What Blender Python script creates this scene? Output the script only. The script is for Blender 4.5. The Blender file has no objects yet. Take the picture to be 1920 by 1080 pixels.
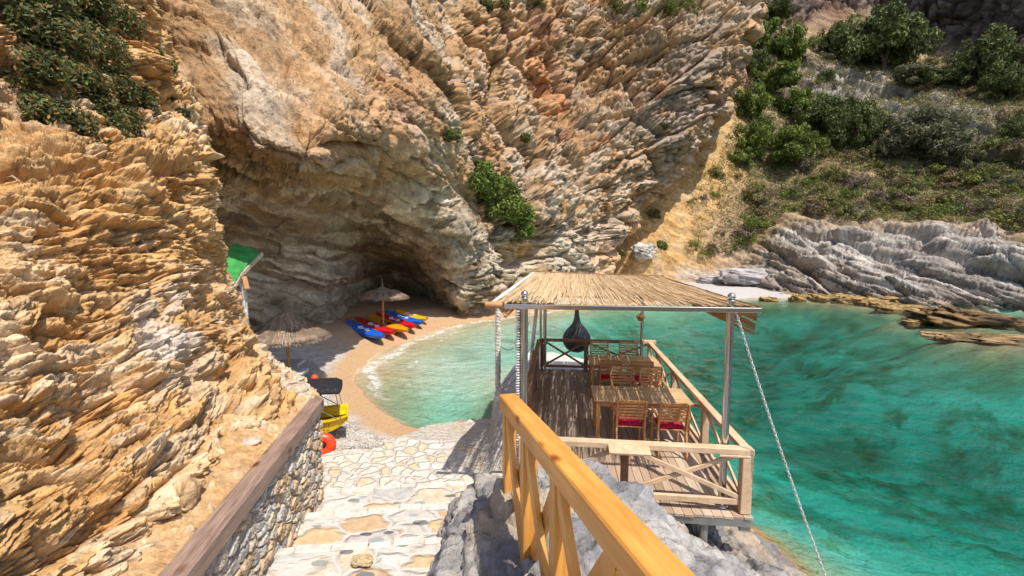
import bpy, math, random
import numpy as np
from mathutils import Vector, Matrix
R = math.radians
# ------------------------------------------------------------------ camera, world, sun, exposure
SC = bpy.context.scene
COL = SC.collection
CAMZ = 4.6; PITCH = R(5.5); F = 820.0
cd = bpy.data.cameras.new('camera'); cam = bpy.data.objects.new('camera', cd); COL.objects.link(cam)
cam.location = (0, 0, CAMZ); cam.rotation_euler = (math.pi/2 - PITCH, 0, 0)
cd.sensor_width = 36; cd.lens = 36*F/1920; cd.clip_start = 0.05; cd.clip_end = 2000
SC.camera = cam
SUN_D = Vector((-0.30, 0.44, -1.0)).normalized()
w = bpy.data.worlds.new("World"); SC.world = w; w.use_nodes = True
nt = w.node_tree; bg = nt.nodes['Background']
sky = nt.nodes.new('ShaderNodeTexSky'); sky.sky_type = 'NISHITA'; sky.sun_disc = False
sky.sun_elevation = math.asin(-SUN_D.z); sky.sun_rotation = math.atan2(-SUN_D.x, -SUN_D.y)
sky.dust_density = 1.5; sky.ozone_density = 1.0
nt.links.new(sky.outputs[0], bg.inputs[0]); bg.inputs[1].default_value = 0.15
sl = bpy.data.lights.new('sun', 'SUN'); so = bpy.data.objects.new('sun', sl); COL.objects.link(so)
so.rotation_euler = SUN_D.to_track_quat('-Z', 'Y').to_euler(); so.location = (6, -9, 20)
sl.energy = 4.4; sl.angle = R(0.5); sl.color = (1.0, 0.93, 0.82)
SC.view_settings.view_transform = 'Standard'; SC.view_settings.look = 'None'
SC.view_settings.exposure = 0.24; SC.view_settings.gamma = 1
SC.cycles.max_bounces = 6; SC.cycles.transparent_max_bounces = 10
SC.cycles.diffuse_bounces = 3; SC.cycles.glossy_bounces = 3; SC.cycles.transmission_bounces = 2
SC.cycles.caustics_reflective = False; SC.cycles.caustics_refractive = False
SC.cycles.sample_clamp_indirect = 4

# ------------------------------------------------------------------ projection helpers (photo pixel -> place)
def ray(px, py):
    a = (np.asarray(px, float)-960)/F; b = (540-np.asarray(py, float))/F
    return a, math.cos(PITCH)+math.sin(PITCH)*b, -math.sin(PITCH)+math.cos(PITCH)*b
def WD(px, py, D):
    x, y, z = ray(px, py); t = D/y
    return np.stack([x*t, y*t+0*x, CAMZ+z*t], -1)
def WZ(px, py, z0):
    x, y, z = ray(px, py); t = (z0-CAMZ)/z
    return np.stack([x*t, y*t, CAMZ+z*t], -1)
def PROJ(P):
    z = P[..., 2]-CAMZ; y = P[..., 1]
    fw = y*math.cos(PITCH)-z*math.sin(PITCH); up = y*math.sin(PITCH)+z*math.cos(PITCH)
    return 960+F*P[..., 0]/fw, 540-F*up/fw

# ------------------------------------------------------------------ numpy noise
def _h(ix, iy, iz, s):
    h = (ix.astype(np.int64)*374761393 + iy.astype(np.int64)*668265263 + iz.astype(np.int64)*2147483647 + s*974711) & 0xffffffff
    h = ((h ^ (h >> 13))*1274126177) & 0xffffffff
    h = ((h ^ (h >> 16))*2246822519) & 0xffffffff
    h = h ^ (h >> 15)
    return (h & 0xffffff)/float(0xffffff)
def vn(P, s=0):
    P = np.asarray(P, float); i = np.floor(P); f = P-i; f = f*f*(3-2*f)
    x, y, z = i[..., 0], i[..., 1], i[..., 2]; fx, fy, fz = f[..., 0], f[..., 1], f[..., 2]
    r = 0
    for dx in (0, 1):
        for dy in (0, 1):
            for dz in (0, 1):
                wgt = (fx if dx else 1-fx)*(fy if dy else 1-fy)*(fz if dz else 1-fz)
                r = r + wgt*_h(x+dx, y+dy, z+dz, s)
    return r*2-1
def fbm(P, o=4, s=0, g=0.5, ridge=False):
    r = 0; a = 1.0; t = 0; P = np.asarray(P, float)
    for k in range(o):
        n = vn(P, s+k*17)
        if ridge: n = 1-2*np.abs(n)
        r = r + a*n; t += a; a *= g; P = P*2.03+11.3
    return r/t
def voro(P, s=0, jit=0.9):
    P = np.asarray(P, float); b = np.floor(P)
    f1 = np.full(P.shape[:-1], 9.0); f2 = f1.copy(); idv = np.zeros(P.shape[:-1])
    for dx in (-1, 0, 1):
        for dy in (-1, 0, 1):
            for dz in (-1, 0, 1):
                cx, cy, cz = b[..., 0]+dx, b[..., 1]+dy, b[..., 2]+dz
                qx = cx+.5+jit*(_h(cx, cy, cz, s)-.5); qy = cy+.5+jit*(_h(cx, cy, cz, s+1)-.5); qz = cz+.5+jit*(_h(cx, cy, cz, s+2)-.5)
                d = (P[..., 0]-qx)**2+(P[..., 1]-qy)**2+(P[..., 2]-qz)**2
                m = d < f1
                f2 = np.where(m, f1, np.minimum(f2, d)); idv = np.where(m, _h(cx, cy, cz, s+3), idv); f1 = np.where(m, d, f1)
    return np.sqrt(f1), np.sqrt(f2), idv
def rbf(pts, smooth=0.0):
    pts = np.array(pts, float); X = pts[:, :2]; v = pts[:, 2]
    sc = X.std(0).max(); X = X/sc; n = len(X)
    def k(r): return r
    d = np.sqrt(((X[:, None]-X[None])**2).sum(-1))
    A = np.zeros((n+3, n+3)); A[:n, :n] = k(d)-smooth*np.eye(n); A[:n, n] = 1; A[:n, n+1:] = X; A[n, :n] = 1; A[n+1:, :n] = X.T
    c = np.linalg.solve(A, np.concatenate([v, np.zeros(3)]))
    def f(x, y):
        x = np.asarray(x, float)/sc; y = np.asarray(y, float)/sc; r = c[n]+c[n+1]*x+c[n+2]*y
        for i in range(n): r = r+c[i]*k(np.sqrt((x-X[i, 0])**2+(y-X[i, 1])**2))
        return r
    return f
def sst(a, b, x):
    t = np.clip((x-a)/(b-a), 0, 1); return t*t*(3-2*t)
def mix(a, b, t):
    t = np.asarray(t)[..., None]; return np.asarray(a)*(1-t)+np.asarray(b)*t

# ------------------------------------------------------------------ object helpers
def tag(o, label=None, cat=None, group=None, kind=None):
    if label: o['label'] = label
    if cat: o['category'] = cat
    if group: o['group'] = group
    if kind: o['kind'] = kind
    return o
def link(name, me, mat, parent=None):
    o = bpy.data.objects.new(name, me); COL.objects.link(o)
    if mat and not me.materials: me.materials.append(mat)
    if parent is not None: o.parent = parent
    return o
def empty(name, loc, rz=0):
    o = bpy.data.objects.new(name, None); COL.objects.link(o); o.location = loc; o.rotation_euler = (0, 0, rz); o.empty_display_size = .2
    return o
def fast_mesh(name, V, Fq, col=None, smooth=False):
    V = np.asarray(V, np.float32).reshape(-1, 3); Fq = np.asarray(Fq, np.int32); k = Fq.shape[1]
    me = bpy.data.meshes.new(name)
    me.vertices.add(len(V)); me.vertices.foreach_set('co', V.ravel())
    me.loops.add(Fq.size); me.loops.foreach_set('vertex_index', Fq.ravel())
    me.polygons.add(len(Fq)); me.polygons.foreach_set('loop_start', np.arange(0, Fq.size, k, dtype=np.int32))
    me.polygons.foreach_set('loop_total', np.full(len(Fq), k, np.int32))
    me.update(calc_edges=True)
    me.polygons.foreach_set('use_smooth', np.full(len(Fq), bool(smooth)))
    if col is not None:
        c = np.ones((len(V), 4), np.float32); cc = np.asarray(col, np.float32).reshape(len(V), -1); c[:, :cc.shape[1]] = cc
        a = me.color_attributes.new('Col', 'FLOAT_COLOR', 'POINT'); a.data.foreach_set('color', c.ravel())
    return me
def grid_faces(r, c):
    i = np.arange(r*c).reshape(r, c)
    return np.stack([i[:-1, :-1], i[1:, :-1], i[1:, 1:], i[:-1, 1:]], -1).reshape(-1, 4)
def grid(name, P, mat, col=None, smooth=True, parent=None, flip=False):
    r, c = P.shape[:2]; fq = grid_faces(r, c)
    if flip: fq = fq[:, ::-1]
    return link(name, fast_mesh(name, P, fq, col, smooth), mat, parent)
def gnormals(P, toward=None):
    du = np.gradient(P, axis=1); dv = np.gradient(P, axis=0)
    n = np.cross(du, dv); n /= np.linalg.norm(n, axis=-1, keepdims=True)+1e-9
    if toward is not None:
        s = np.sign(((np.asarray(toward)-P)*n).sum(-1, keepdims=True)); s[s == 0] = 1; n = n*s
    return n
def smooth_n(n, k):
    for _ in range(k):
        m = n.copy(); m[1:-1] = (n[:-2]+n[1:-1]*2+n[2:])/4; n = m.copy(); m[:, 1:-1] = (n[:, :-2]+n[:, 1:-1]*2+n[:, 2:])/4; n = m
    return n/(np.linalg.norm(n, axis=-1, keepdims=True)+1e-9)

class MB:
    """collects boxes, bars, tubes and lathes; build() links them as ONE mesh object"""
    def __init__(s): s.v = []; s.f = []; s.sm = []
    def add(s, vs, fs, smooth=False):
        b = len(s.v); s.v += [tuple(map(float, q)) for q in vs]; s.f += [tuple(i+b for i in q) for q in fs]; s.sm += [smooth]*len(fs)
    def box(s, c, d, rot=None, bev=0.0):
        c = Vector(c); hx, hy, hz = d[0]/2, d[1]/2, d[2]/2
        M = rot if rot is not None else Matrix.Identity(3)
        if bev <= 0:
            vs = [c+M @ Vector((sx*hx, sy*hy, sz*hz)) for sx in (-1, 1) for sy in (-1, 1) for sz in (-1, 1)]
            s.add(vs, [(0, 1, 3, 2), (4, 6, 7, 5), (0, 4, 5, 1), (2, 3, 7, 6), (0, 2, 6, 4), (1, 5, 7, 3)]); return
        bev = min(bev, hx*.45, hy*.45, hz*.45); import bmesh
        bm = bmesh.new(); bmesh.ops.create_cube(bm, size=1)
        for v in bm.verts: v.co = Vector((v.co.x*2*hx, v.co.y*2*hy, v.co.z*2*hz))
        bmesh.ops.bevel(bm, geom=bm.edges[:], offset=bev, segments=1, affect='EDGES')
        bm.verts.index_update(); s.add([c+M @ v.co for v in bm.verts], [[v.index for v in f.verts] for f in bm.faces]); bm.free()
    def bar(s, a, b, w_, h_, up=(0, 0, 1), bev=0.0):
        a, b = Vector(a), Vector(b); d = b-a; L = d.length; y = d.normalized(); x = y.cross(Vector(up))
        if x.length < 1e-4: x = y.cross(Vector((1, 0, 0)))
        x.normalize(); z = x.cross(y); M = Matrix((x, y, z)).transposed()
        s.box((a+b)/2, (w_, L, h_), M, bev)
    def tube(s, pts, r, n=10, caps=True, smooth=True):
        pts = [Vector(p) for p in pts]; m = len(pts); rr = r if isinstance(r, (list, tuple)) else [r]*m
        ref = Vector((0.13, 0.31, 0.94)).normalized(); vs = []
        for i, p in enumerate(pts):
            t = (pts[min(i+1, m-1)]-pts[max(i-1, 0)]).normalized(); u = t.cross(ref)
            if u.length < .05: u = t.cross(Vector((1, 0, 0)))
            u.normalize(); v = t.cross(u)
            for k in range(n):
                a = 2*math.pi*k/n; vs.append(p+(u*math.cos(a)+v*math.sin(a))*rr[i])
        fs = [(i*n+k, i*n+(k+1) % n, (i+1)*n+(k+1) % n, (i+1)*n+k) for i in range(m-1) for k in range(n)]
        s.add(vs, fs, smooth)
        if caps:
            s.add(vs[:n], [tuple(range(n))]); s.add(vs[-n:], [tuple(range(n))[::-1]])
    def lathe(s, c, prof, n=20, smooth=True):
        c = Vector(c); vs = []; m = len(prof)
        for r, z in prof:
            for k in range(n):
                a = 2*math.pi*k/n; vs.append(c+Vector((r*math.cos(a), r*math.sin(a), z)))
        s.add(vs, [(i*n+k, i*n+(k+1) % n, (i+1)*n+(k+1) % n, (i+1)*n+k) for i in range(m-1) for k in range(n)], smooth)
    def prism(s, poly, z0, z1):
        n = len(poly); vs = [(p[0], p[1], z0 if not callable(z0) else z0(p)) for p in poly]+[(p[0], p[1], z1 if not callable(z1) else z1(p)) for p in poly]
        s.add(vs, [tuple(range(n))[::-1], tuple(range(n, 2*n))]+[(i, (i+1) % n, n+(i+1) % n, n+i) for i in range(n)])
    def build(s, name, mat, parent=None):
        me = bpy.data.meshes.new(name); me.from_pydata(s.v, [], s.f); me.update()
        me.polygons.foreach_set('use_smooth', s.sm)
        return link(name, me, mat, parent)
def copy_tree(o, parent=None):
    c = o.copy(); COL.objects.link(c)
    if parent is not None: c.parent = parent
    for ch in list(o.children): copy_tree(ch, c)
    return c

# ------------------------------------------------------------------ materials
def newmat(name, rough=.8, metal=0, spec=.3):
    m = bpy.data.materials.new(name); m.use_nodes = True; b = m.node_tree.nodes['Principled BSDF']
    b.inputs['Roughness'].default_value = rough; b.inputs['Metallic'].default_value = metal
    b.inputs['Specular IOR Level'].default_value = spec
    return m, m.node_tree, b
def N(nt, t, **k):
    n = nt.nodes.new(t)
    for a, b in k.items():
        if a.startswith('i_'): n.inputs[a[2:].replace('_', ' ')].default_value = b
        else: setattr(n, a, b)
    return n
def coords(nt, scale=(1, 1, 1), rot=(0, 0, 0), obj=True):
    t = nt.nodes.new('ShaderNodeTexCoord'); m = nt.nodes.new('ShaderNodeMapping'); m.inputs['Scale'].default_value = scale; m.inputs['Rotation'].default_value = rot
    nt.links.new(t.outputs['Object'], m.inputs['Vector']); return m.outputs[0]
def noise(nt, vec, sc, det=5, rough=.55, dist=0):
    n = N(nt, 'ShaderNodeTexNoise'); n.inputs['Scale'].default_value = sc; n.inputs['Detail'].default_value = det
    n.inputs['Roughness'].default_value = rough; n.inputs['Distortion'].default_value = dist
    nt.links.new(vec, n.inputs['Vector']); return n.outputs['Fac']
def ramp(nt, fac, stops):
    r = nt.nodes.new('ShaderNodeValToRGB'); e = r.color_ramp.elements
    while len(e) < len(stops): e.new(.5)
    for i, (p, c) in enumerate(stops): e[i].position = p; e[i].color = (*c, 1) if len(c) == 3 else c
    nt.links.new(fac, r.inputs[0]); return r.outputs[0]
def mixc(nt, a, b, fac=1.0, mode='MULTIPLY'):
    m = nt.nodes.new('ShaderNodeMix'); m.data_type = 'RGBA'; m.blend_type = mode
    if isinstance(fac, (int, float)): m.inputs[0].default_value = fac
    else: nt.links.new(fac, m.inputs[0])
    for s, x in ((6, a), (7, b)):
        if isinstance(x, tuple): m.inputs[s].default_value = (*x, 1)
        else: nt.links.new(x, m.inputs[s])
    return m.outputs[2]
def bump(nt, b, h, strength=.5, dist=.02, prev=None):
    n = nt.nodes.new('ShaderNodeBump'); n.inputs['Strength'].default_value = strength; n.inputs['Distance'].default_value = dist
    nt.links.new(h, n.inputs['Height'])
    if prev is not None: nt.links.new(prev, n.inputs['Normal'])
    nt.links.new(n.outputs[0], b.inputs['Normal']); return n.outputs[0]
def attr(nt, name='Col'):
    a = nt.nodes.new('ShaderNodeAttribute'); a.attribute_name = name; return a
def vcol_mat(name, rough=.9, nsc=6, nsc2=40, var=(.72, 1.22), bs=.6, bd=.03, aniso=(1, 1, 1), rot=(0, 0, 0), spec=.2):
    m, nt, b = newmat(name, rough, 0, spec); a = attr(nt)
    v = coords(nt, aniso, rot); n1 = noise(nt, v, nsc, 8, .65, .3); n2 = noise(nt, coords(nt), nsc2, 4, .6)
    r = ramp(nt, n1, [(.25, (var[0],)*3), (.75, (var[1],)*3)]); c = mixc(nt, a.outputs[0], r)
    r2 = ramp(nt, n2, [(.3, (.85, .83, .8)), (.7, (1.12, 1.12, 1.12))]); c = mixc(nt, c, r2)
    nt.links.new(c, b.inputs['Base Color'])
    p = bump(nt, b, n1, bs, bd); bump(nt, b, n2, bs, bd*.2, p)
    return m
def wood(name, c1, c2, grain=(1, 1, 1), sc=6, rough=.6, knots=None, bs=.15, spec=.3):
    """procedural wood: grain runs along the axis with the small grain number"""
    m, nt, b = newmat(name, rough, 0, spec); v = coords(nt, grain)
    n1 = noise(nt, v, sc, 6, .6, .6); n0 = noise(nt, coords(nt), 1.7, 3)
    c = ramp(nt, n1, [(.3, c1), (.7, c2)]); c = mixc(nt, c, ramp(nt, n0, [(.3, (.82,)*3), (.7, (1.12,)*3)]))
    if knots:
        vo = N(nt, 'ShaderNodeTexVoronoi'); vo.inputs['Scale'].default_value = knots; nt.links.new(coords(nt, tuple(.55+.45*g/max(grain) for g in grain)), vo.inputs['Vector'])
        k = ramp(nt, vo.outputs['Distance'], [(.07, (.34, .15, .07)), (.20, (1, 1, 1))]); c = mixc(nt, c, k)
    nt.links.new(c, b.inputs['Base Color']); bump(nt, b, n1, bs, .004); return m
def plain(name, c, rough=.5, metal=0, spec=.4, var=.12, sc=8, bs=.1):
    m, nt, b = newmat(name, rough, metal, spec); n1 = noise(nt, coords(nt), sc, 5)
    lo = tuple(x*(1-var) for x in c); hi = tuple(min(1, x*(1+var)) for x in c)
    nt.links.new(ramp(nt, n1, [(.3, lo), (.7, hi)]), b.inputs['Base Color'])
    if bs: bump(nt, b, n1, bs, .005)
    return m
# ================================================================== SETTING
rng = np.random.default_rng(7)
# ---- rock relief -------------------------------------------------
def rock_relief(P, ang, big, mid, fine, seed, warp=.6, layer=1.0, aniso=3.5, blocky=1.0, crack=None):
    crack = mid*1.1 if crack is None else crack
    """relief height and two pattern values from bedding that dips by ang (radians, per vertex)"""
    Q = P + warp*layer*np.stack([vn(P*.35/layer, seed+1), vn(P*.35/layer, seed+2), vn(P*.35/layer, seed+3)], -1)
    along = Q[..., 0]*np.cos(ang)+Q[..., 2]*np.sin(ang); wv = -Q[..., 0]*np.sin(ang)+Q[..., 2]*np.cos(ang)
    S = np.stack([along/aniso, Q[..., 1]/aniso*1.3, wv], -1)
    a1, a2, i1 = voro(S/(layer*2.6), seed)
    b1, b2, i2 = voro(S/(layer*.85)+5.1, seed+9)
    c1, c2, i3 = voro(S/(layer*.28)+2.7, seed+19)
    d = big*fbm(P*(.22/layer), 3, seed+30) + mid*((i1-.5)*1.6+np.minimum(a2-a1, .25)*1.6)*blocky
    d = d + fine*((i2-.5)*1.8+np.minimum(b2-b1, .2)*1.8) + fine*.42*((i3-.5)*1.8+np.minimum(c2-c1, .2)*2) + fine*.3*fbm(S/(layer*.12), 3, seed+40, .6)
    lay = vn(np.stack([along*.12/layer, Q[..., 1]*.12/layer, wv/(layer*.33)], -1), seed+50)
    d = d - crack*sst(.10, .0, a2-a1)*sst(.35, .6, i1+.2) - crack*.45*sst(.09, .0, b2-b1)
    return d, i1, i2, i3, lay
M_rock = vcol_mat('rock_face', .92, 1.9, 9, (.58, 1.28), 1.0, .30, (1, 1, 1))
M_bluff = vcol_mat('near_rock', .92, 9, 48, (.66, 1.24), .9, .045)

def relief_blend(P, fields, **k):
    """fields: list of (angle, weight); weights are sharpened so that one bedding direction rules each area"""
    W = np.stack([f_[1] for f_ in fields]); W = W**3; W /= W.sum(0)+1e-9; out = None
    for fl_, w_ in zip(fields, W):
        m_ = w_ > .02; r_ = rock_relief(P[m_], fl_[0], **{**k, **(fl_[2] if len(fl_) > 2 else {})})
        if out is None: out = [np.zeros(P.shape[:-1]) for _ in r_]
        for o_, q_ in zip(out, r_): o_[m_] += q_*w_[m_]
    return out
# ---- main cliff over the cove -----------------------------------
DC = [(-200,-250,14),(-200,300,14),(-200,700,17),(150,-250,13),(150,0,12),(150,300,12.5),(150,650,20),(300,-250,15),(300,500,19),(300,680,20),
 (400,-250,18),(400,-100,15.5),(400,0,13.8),(400,150,12),(390,240,10.8),(470,290,10.5),(560,325,10.7),(610,318,11.3),(680,262,13.9),(735,318,19.6),(830,335,23.6),(868,415,24.6),
 (430,330,15),(560,375,16.8),(650,350,17),(695,345,20),(745,385,22.2),(800,380,23.4),(450,420,19.5),(450,520,20.6),(480,620,21),(480,690,20.5),
 (560,0,17),(560,150,12.9),(540,240,10.9),(600,450,21.2),(600,550,22),(600,620,22.3),(600,690,22),(560,-150,21),
 (650,445,23.2),(655,520,23.6),(640,600,23.4),(640,690,23.2),(668,500,26.5),(665,560,27.5),(690,470,29.5),(760,500,33),(720,560,36),(800,560,34),(760,610,35),(700,680,30),(830,640,29),
 (750,440,25),(800,452,25),(850,478,25.4),(800,505,28.5),(850,550,26.6),(880,585,26.8),(870,660,27),(905,600,28.4),
 (700,0,21),(700,140,16.5),(820,0,28.5),(820,120,24),(820,230,21.5),(900,300,28),(880,400,26.5),(900,-200,38),(700,-200,27),(920,570,28.5),(930,690,29),
 (900,80,33),(960,0,39),(930,200,33),(950,330,31.5),(950,430,29.8),(960,500,30.5),(1000,560,31.5),(1010,640,32),(990,120,38),
 (1010,250,36.5),(1060,60,43),(1080,140,44),(1060,220,41),(1090,300,39),(1060,400,35.5),(1100,450,37),(1100,520,38),(1120,640,38),(1100,-200,50),
 (1180,30,45),(1180,150,44.5),(1200,280,42.5),(1180,400,43),(1160,470,44),(1200,530,46),(1220,620,47),(1300,40,45.5),(1290,150,44.5),(1280,250,44),(1380,60,46.5),(1370,130,46.5),(1340,200,48),(1250,360,46.5),(1300,-200,52),(1400,-200,54),(1450,100,48)]
fC = rbf([(a, b, math.log(c)) for a, b, c in DC], .002)
silC = np.array([(-260,1440),(-60,1420),(10,1405),(40,1398),(100,1392),(140,1375),(200,1352),(240,1312),(290,1278),(340,1245),(390,1196),(430,1166),(470,1140),(520,1125),(700,1110)], float)
nr, nc = 430, 700
pyv = np.linspace(-240, 650, nr)[:, None]; s = np.linspace(0, 1.07, nc)[None, :]
sil = np.interp(pyv, silC[:, 0], silC[:, 1]); sil = sil+22*vn(np.stack([pyv*.022, 0*pyv, 0*pyv], -1), 3)+10*vn(np.stack([pyv*.07, 0*pyv, 0*pyv], -1), 4)
px = 130+(sil-130)*np.minimum(s, 1)+np.maximum(s-1, 0)*120; px = px+0*pyv; py = pyv+0*px
D = np.exp(fC(px, py))+np.maximum(s-1, 0)*160
P = WD(px, py, D)
# bedding: steep down to the right on the left, gentler under the overhang, rising to the right far right
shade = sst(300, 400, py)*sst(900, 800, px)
wl_ = shade; wr_ = sst(1040, 1130, px+30*vn(P*.2, 9)); wm_ = sst(400, 480, py)*sst(840, 900, px)*sst(1150, 1050, px)
wL = (1-wr_)*(1-wl_)*(1-wm_)
ang = R(-48)*wL+R(-22)*wl_+R(26)*wr_*(1-wl_)
wc_ = sst(850, 930, px+40*vn(P*.2, 19))*(1-wr_)*(1-wm_)*(1-wl_); wL = wL*(1-wc_)
kw = dict(big=1.1, mid=.62, fine=.26, seed=3, warp=.22, layer=1.0, aniso=3.4, crack=.5)
d1, i1, i2, i3, lay = relief_blend(P, [(R(-50), wL+1e-3, dict(warp=.5, layer=1.15, aniso=4.2, crack=.35, mid=.55, fine=.17)), (R(-20), wl_+.0), (R(6), wm_*(1-wl_)), (R(30), wr_*(1-wl_)*(1-wm_))], **kw)
e1, k1, k2, k3, _l = relief_blend(P, [(R(62), 0*px+1)], big=1.3, mid=.8, fine=.34, seed=203, warp=.35, layer=1.35, aniso=1.6, crack=.5)
wc_ = np.clip(wc_+.10*wL*(1-shade), 0, 1); d1 = d1*(1-wc_)+e1*wc_; i2 = i2*(1-wc_)+k2*wc_; i3 = i3*(1-wc_)+k3*wc_
rough_ = fbm(P*1.3, 5, 707, .66)+.5*fbm(P*.45, 3, 706); d1 = d1+.24*rough_+.11*fbm(P*5.5, 4, 708, .75)
v1, v2, v3 = voro(P*1.9+.3*vn(P*3, 44)[..., None], 744); d1 = d1+(.20*(v3-.5)-.16*sst(.10, .0, v2-v1))*(1-.5*shade)*(1-.6*wL)
n = smooth_n(gnormals(P, (0, 0, CAMZ)), 10)
amp = np.interp(px, [300, 700, 1000, 1300], [.85, 1.0, 1.35, 1.5])
amp = amp*(1-.62*shade)*(1-.35*sst(.97, 1.0, s))
Pc = P+n*(d1*amp)[..., None]
# colour: ochre and tan at the top, grey below, rust streak, dark grey buttress at right
def g(cx, cy, sx, sy, rot=0):
    dx, dy = px-cx, py-cy; c, s_ = math.cos(rot), math.sin(rot); u, v = dx*c+dy*s_, -dx*s_+dy*c
    return np.exp(-(u/sx)**2-(v/sy)**2)
nb = fbm(P*.25, 4, 77); nb2 = fbm(P*.7, 4, 88)
C = mix((.52,.34,.185), (.60,.45,.30), sst(-.3, .4, nb2+.5*lay))
C = mix(C, (.60,.36,.18), np.clip(sst(.05, .5, nb+.3*(i1-.5))*.6, 0, 1)); C = mix(C, (.66,.58,.49), sst(.15, .5, -nb+.3*nb2)*.6)
gr = np.clip(sst(-.1, .3, nb2*.8+.6*lay-.1+.2*(i2-.5))*.8, 0, 1); C = mix(C, (.54,.475,.41), gr)
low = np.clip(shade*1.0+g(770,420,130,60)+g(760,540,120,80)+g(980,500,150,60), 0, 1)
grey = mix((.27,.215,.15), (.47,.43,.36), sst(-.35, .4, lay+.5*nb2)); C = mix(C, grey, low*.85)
C = mix(C, (.52,.33,.16), np.clip(g(470,330,90,60)+g(690,330,90,45,-.4)+.7*g(450,430,60,70), 0, 1)*sst(-.5, .3, nb2)*.85)
vein = sst(.30, .42, vn(np.stack([P[..., 0]*.15, P[..., 1]*.15, (-(P[..., 0])*np.sin(ang)+P[..., 2]*np.cos(ang))*2.6+nb2*.9], -1), 5))
C = mix(C, (.80,.74,.64), vein*low*sst(-.5, .2, nb)*.9)
vein2 = sst(.25, .33, vn(np.stack([P[..., 0]*.3, P[..., 1]*.3, (-(P[..., 0])*np.sin(ang)+P[..., 2]*np.cos(ang))*5.5+nb2*1.2], -1), 6)); C = mix(C, (.82,.77,.68), vein2*low*sst(-.2, .3, nb)*.8)
C = mix(C, (.44,.27,.15), np.clip(g(740,490,90,30,.45), 0, 1)*.7)
C = mix(C, (.66,.61,.55), np.clip(g(960,480,90,50)+g(1100,500,60,40)+.8*g(1040,350,60,40)+.7*g(1080,430,60,60)+.8*g(870,520,30,70)+.5*g(460,180,50,60)+.6*g(560,190,90,18,.8), 0, 1)*sst(-.35, .35, lay*.6+nb2+.2)*.9)
C = mix(C, (.58,.24,.09), np.clip(g(1010,110,26,110,-.08)+.9*g(1050,220,25,60,-.2)+.45*g(930,60,40,90)+.5*g(900,300,30,100)+.5*g(760,180,60,90)+.5*g(1120,480,22,40), 0, 1)*sst(-.5, .2, nb2)*.92)
C = mix(C, (.36,.32,.30), np.clip(g(1300,120,100,95)+.85*g(1230,280,70,90)+.6*g(1100,160,50,90)+.6*g(1290,220,60,60), 0, 1)*sst(-.5, .25, lay*.5+nb2+.1)*.85)
C = mix(C, (.60,.42,.28), np.clip(g(1160,110,50,80)+g(1240,130,40,30)+.7*g(1150,380,70,80), 0, 1)*sst(-.2, .4, nb2)*.7)
C = mix(C, (.73,.49,.22), np.clip(g(1210,520,60,40)+g(1150,500,30,30)+.8*g(985,470,30,18), 0, 1)*.85)
C = mix(C, (.30,.20,.12), sst(.15, .55, fbm(P*2.6, 5, 709, .7))*.38*(1-.5*shade)); C = C*(.80+.4*i3[..., None])*(.88+.24*i2[..., None])
C = mix(C, C.mean(-1, keepdims=True)*np.array([1.04, 1.0, .95]), .12+0*px); C = C*np.array([1.07, .98, .86])
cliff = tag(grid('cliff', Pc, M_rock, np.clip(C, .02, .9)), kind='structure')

# ---- right hillside, slope, upper dark crag -----------------------
DH = [(1080,520,50),(1080,300,54),(1080,100,62),(1080,-200,80),(1250,530,46),(1300,500,47),(1280,560,46),(1200,470,46.5),(1300,400,50),(1330,300,54),(1370,200,59),(1380,120,66),(1400,40,70),(1400,-200,85),
 (1380,500,46),(1400,560,43),(1400,620,42),(1460,540,41.5),(1470,450,45),(1450,400,50),(1450,320,56),(1450,240,61),(1500,150,69),(1500,60,76),(1520,10,80),(1560,-200,90),
 (1600,565,37.5),(1600,640,37),(1600,480,39.5),(1600,420,43),(1600,350,49),(1600,280,55),(1600,215,61),(1640,180,64),(1640,120,71),(1640,60,76),
 (1750,575,35),(1750,640,34.5),(1750,500,36.5),(1750,430,40),(1750,380,45),(1750,320,50),(1750,240,55),(1750,180,58),(1750,140,66),(1760,90,73),(1740,40,74),(1740,-200,76),
 (1920,585,32.5),(1920,640,32),(1920,520,33.5),(1920,440,36.5),(1920,390,41),(1920,330,45),(1920,240,48),(1920,190,53),(1920,120,58),(1900,90,62),(1920,0,62),(1920,-200,66),(1820,60,68),
 (2100,600,30),(2100,400,34),(2100,200,44),(2100,0,52),(2100,-200,56),(2300,600,27),(2300,-200,50)]
fH = rbf([(a, b, math.log(c)) for a, b, c in DH], .002)
nr2, nc2 = 380, 520
pyg = np.linspace(-220, 645, nr2)[:, None]; pxg = np.linspace(1090, 2250, nc2)[None, :]
px = pxg+0*pyg; py = pyg+0*pxg; P = WD(px, py, np.exp(fH(px, py)))
shore = np.interp(px, [1200, 1400, 1480, 1600, 1920], [520, 480, 420, 420, 430]) # top of the bare coast rock
band = sst(-15, 25, py-shore-12*vn(np.stack([px*.02, 0*px, 0*px], -1), 3)-(px > 1480)*np.interp(px, [1480,1600,1750,1920],[10,-5,-5,20]))*sst(1330, 1480, px)
crag = sst(20, -20, py-np.interp(px, [1400, 1500, 1560, 1700, 1800, 1920, 2100], [30, 45, 15, 40, 95, 150, 170]))
mid = np.clip(g(1560,170,110,50,.15)+g(1720,210,130,40,.1)+g(1850,270,120,50,.1)+g(1900,340,60,50), 0, 1)
d1, i1, i2, i3, lay = rock_relief(P, R(-27), .8, .55, .28, 23, .35, 1.0, 6.5)
d2, j1, j2, j3, _ = rock_relief(P, R(80), .8, 1.1, .4, 43, .5, 1.6, 2.2)
n = smooth_n(gnormals(P, (0, 0, CAMZ)), 10)
gul = sst(1420, 1330, px)*sst(150, 250, py)
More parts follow.
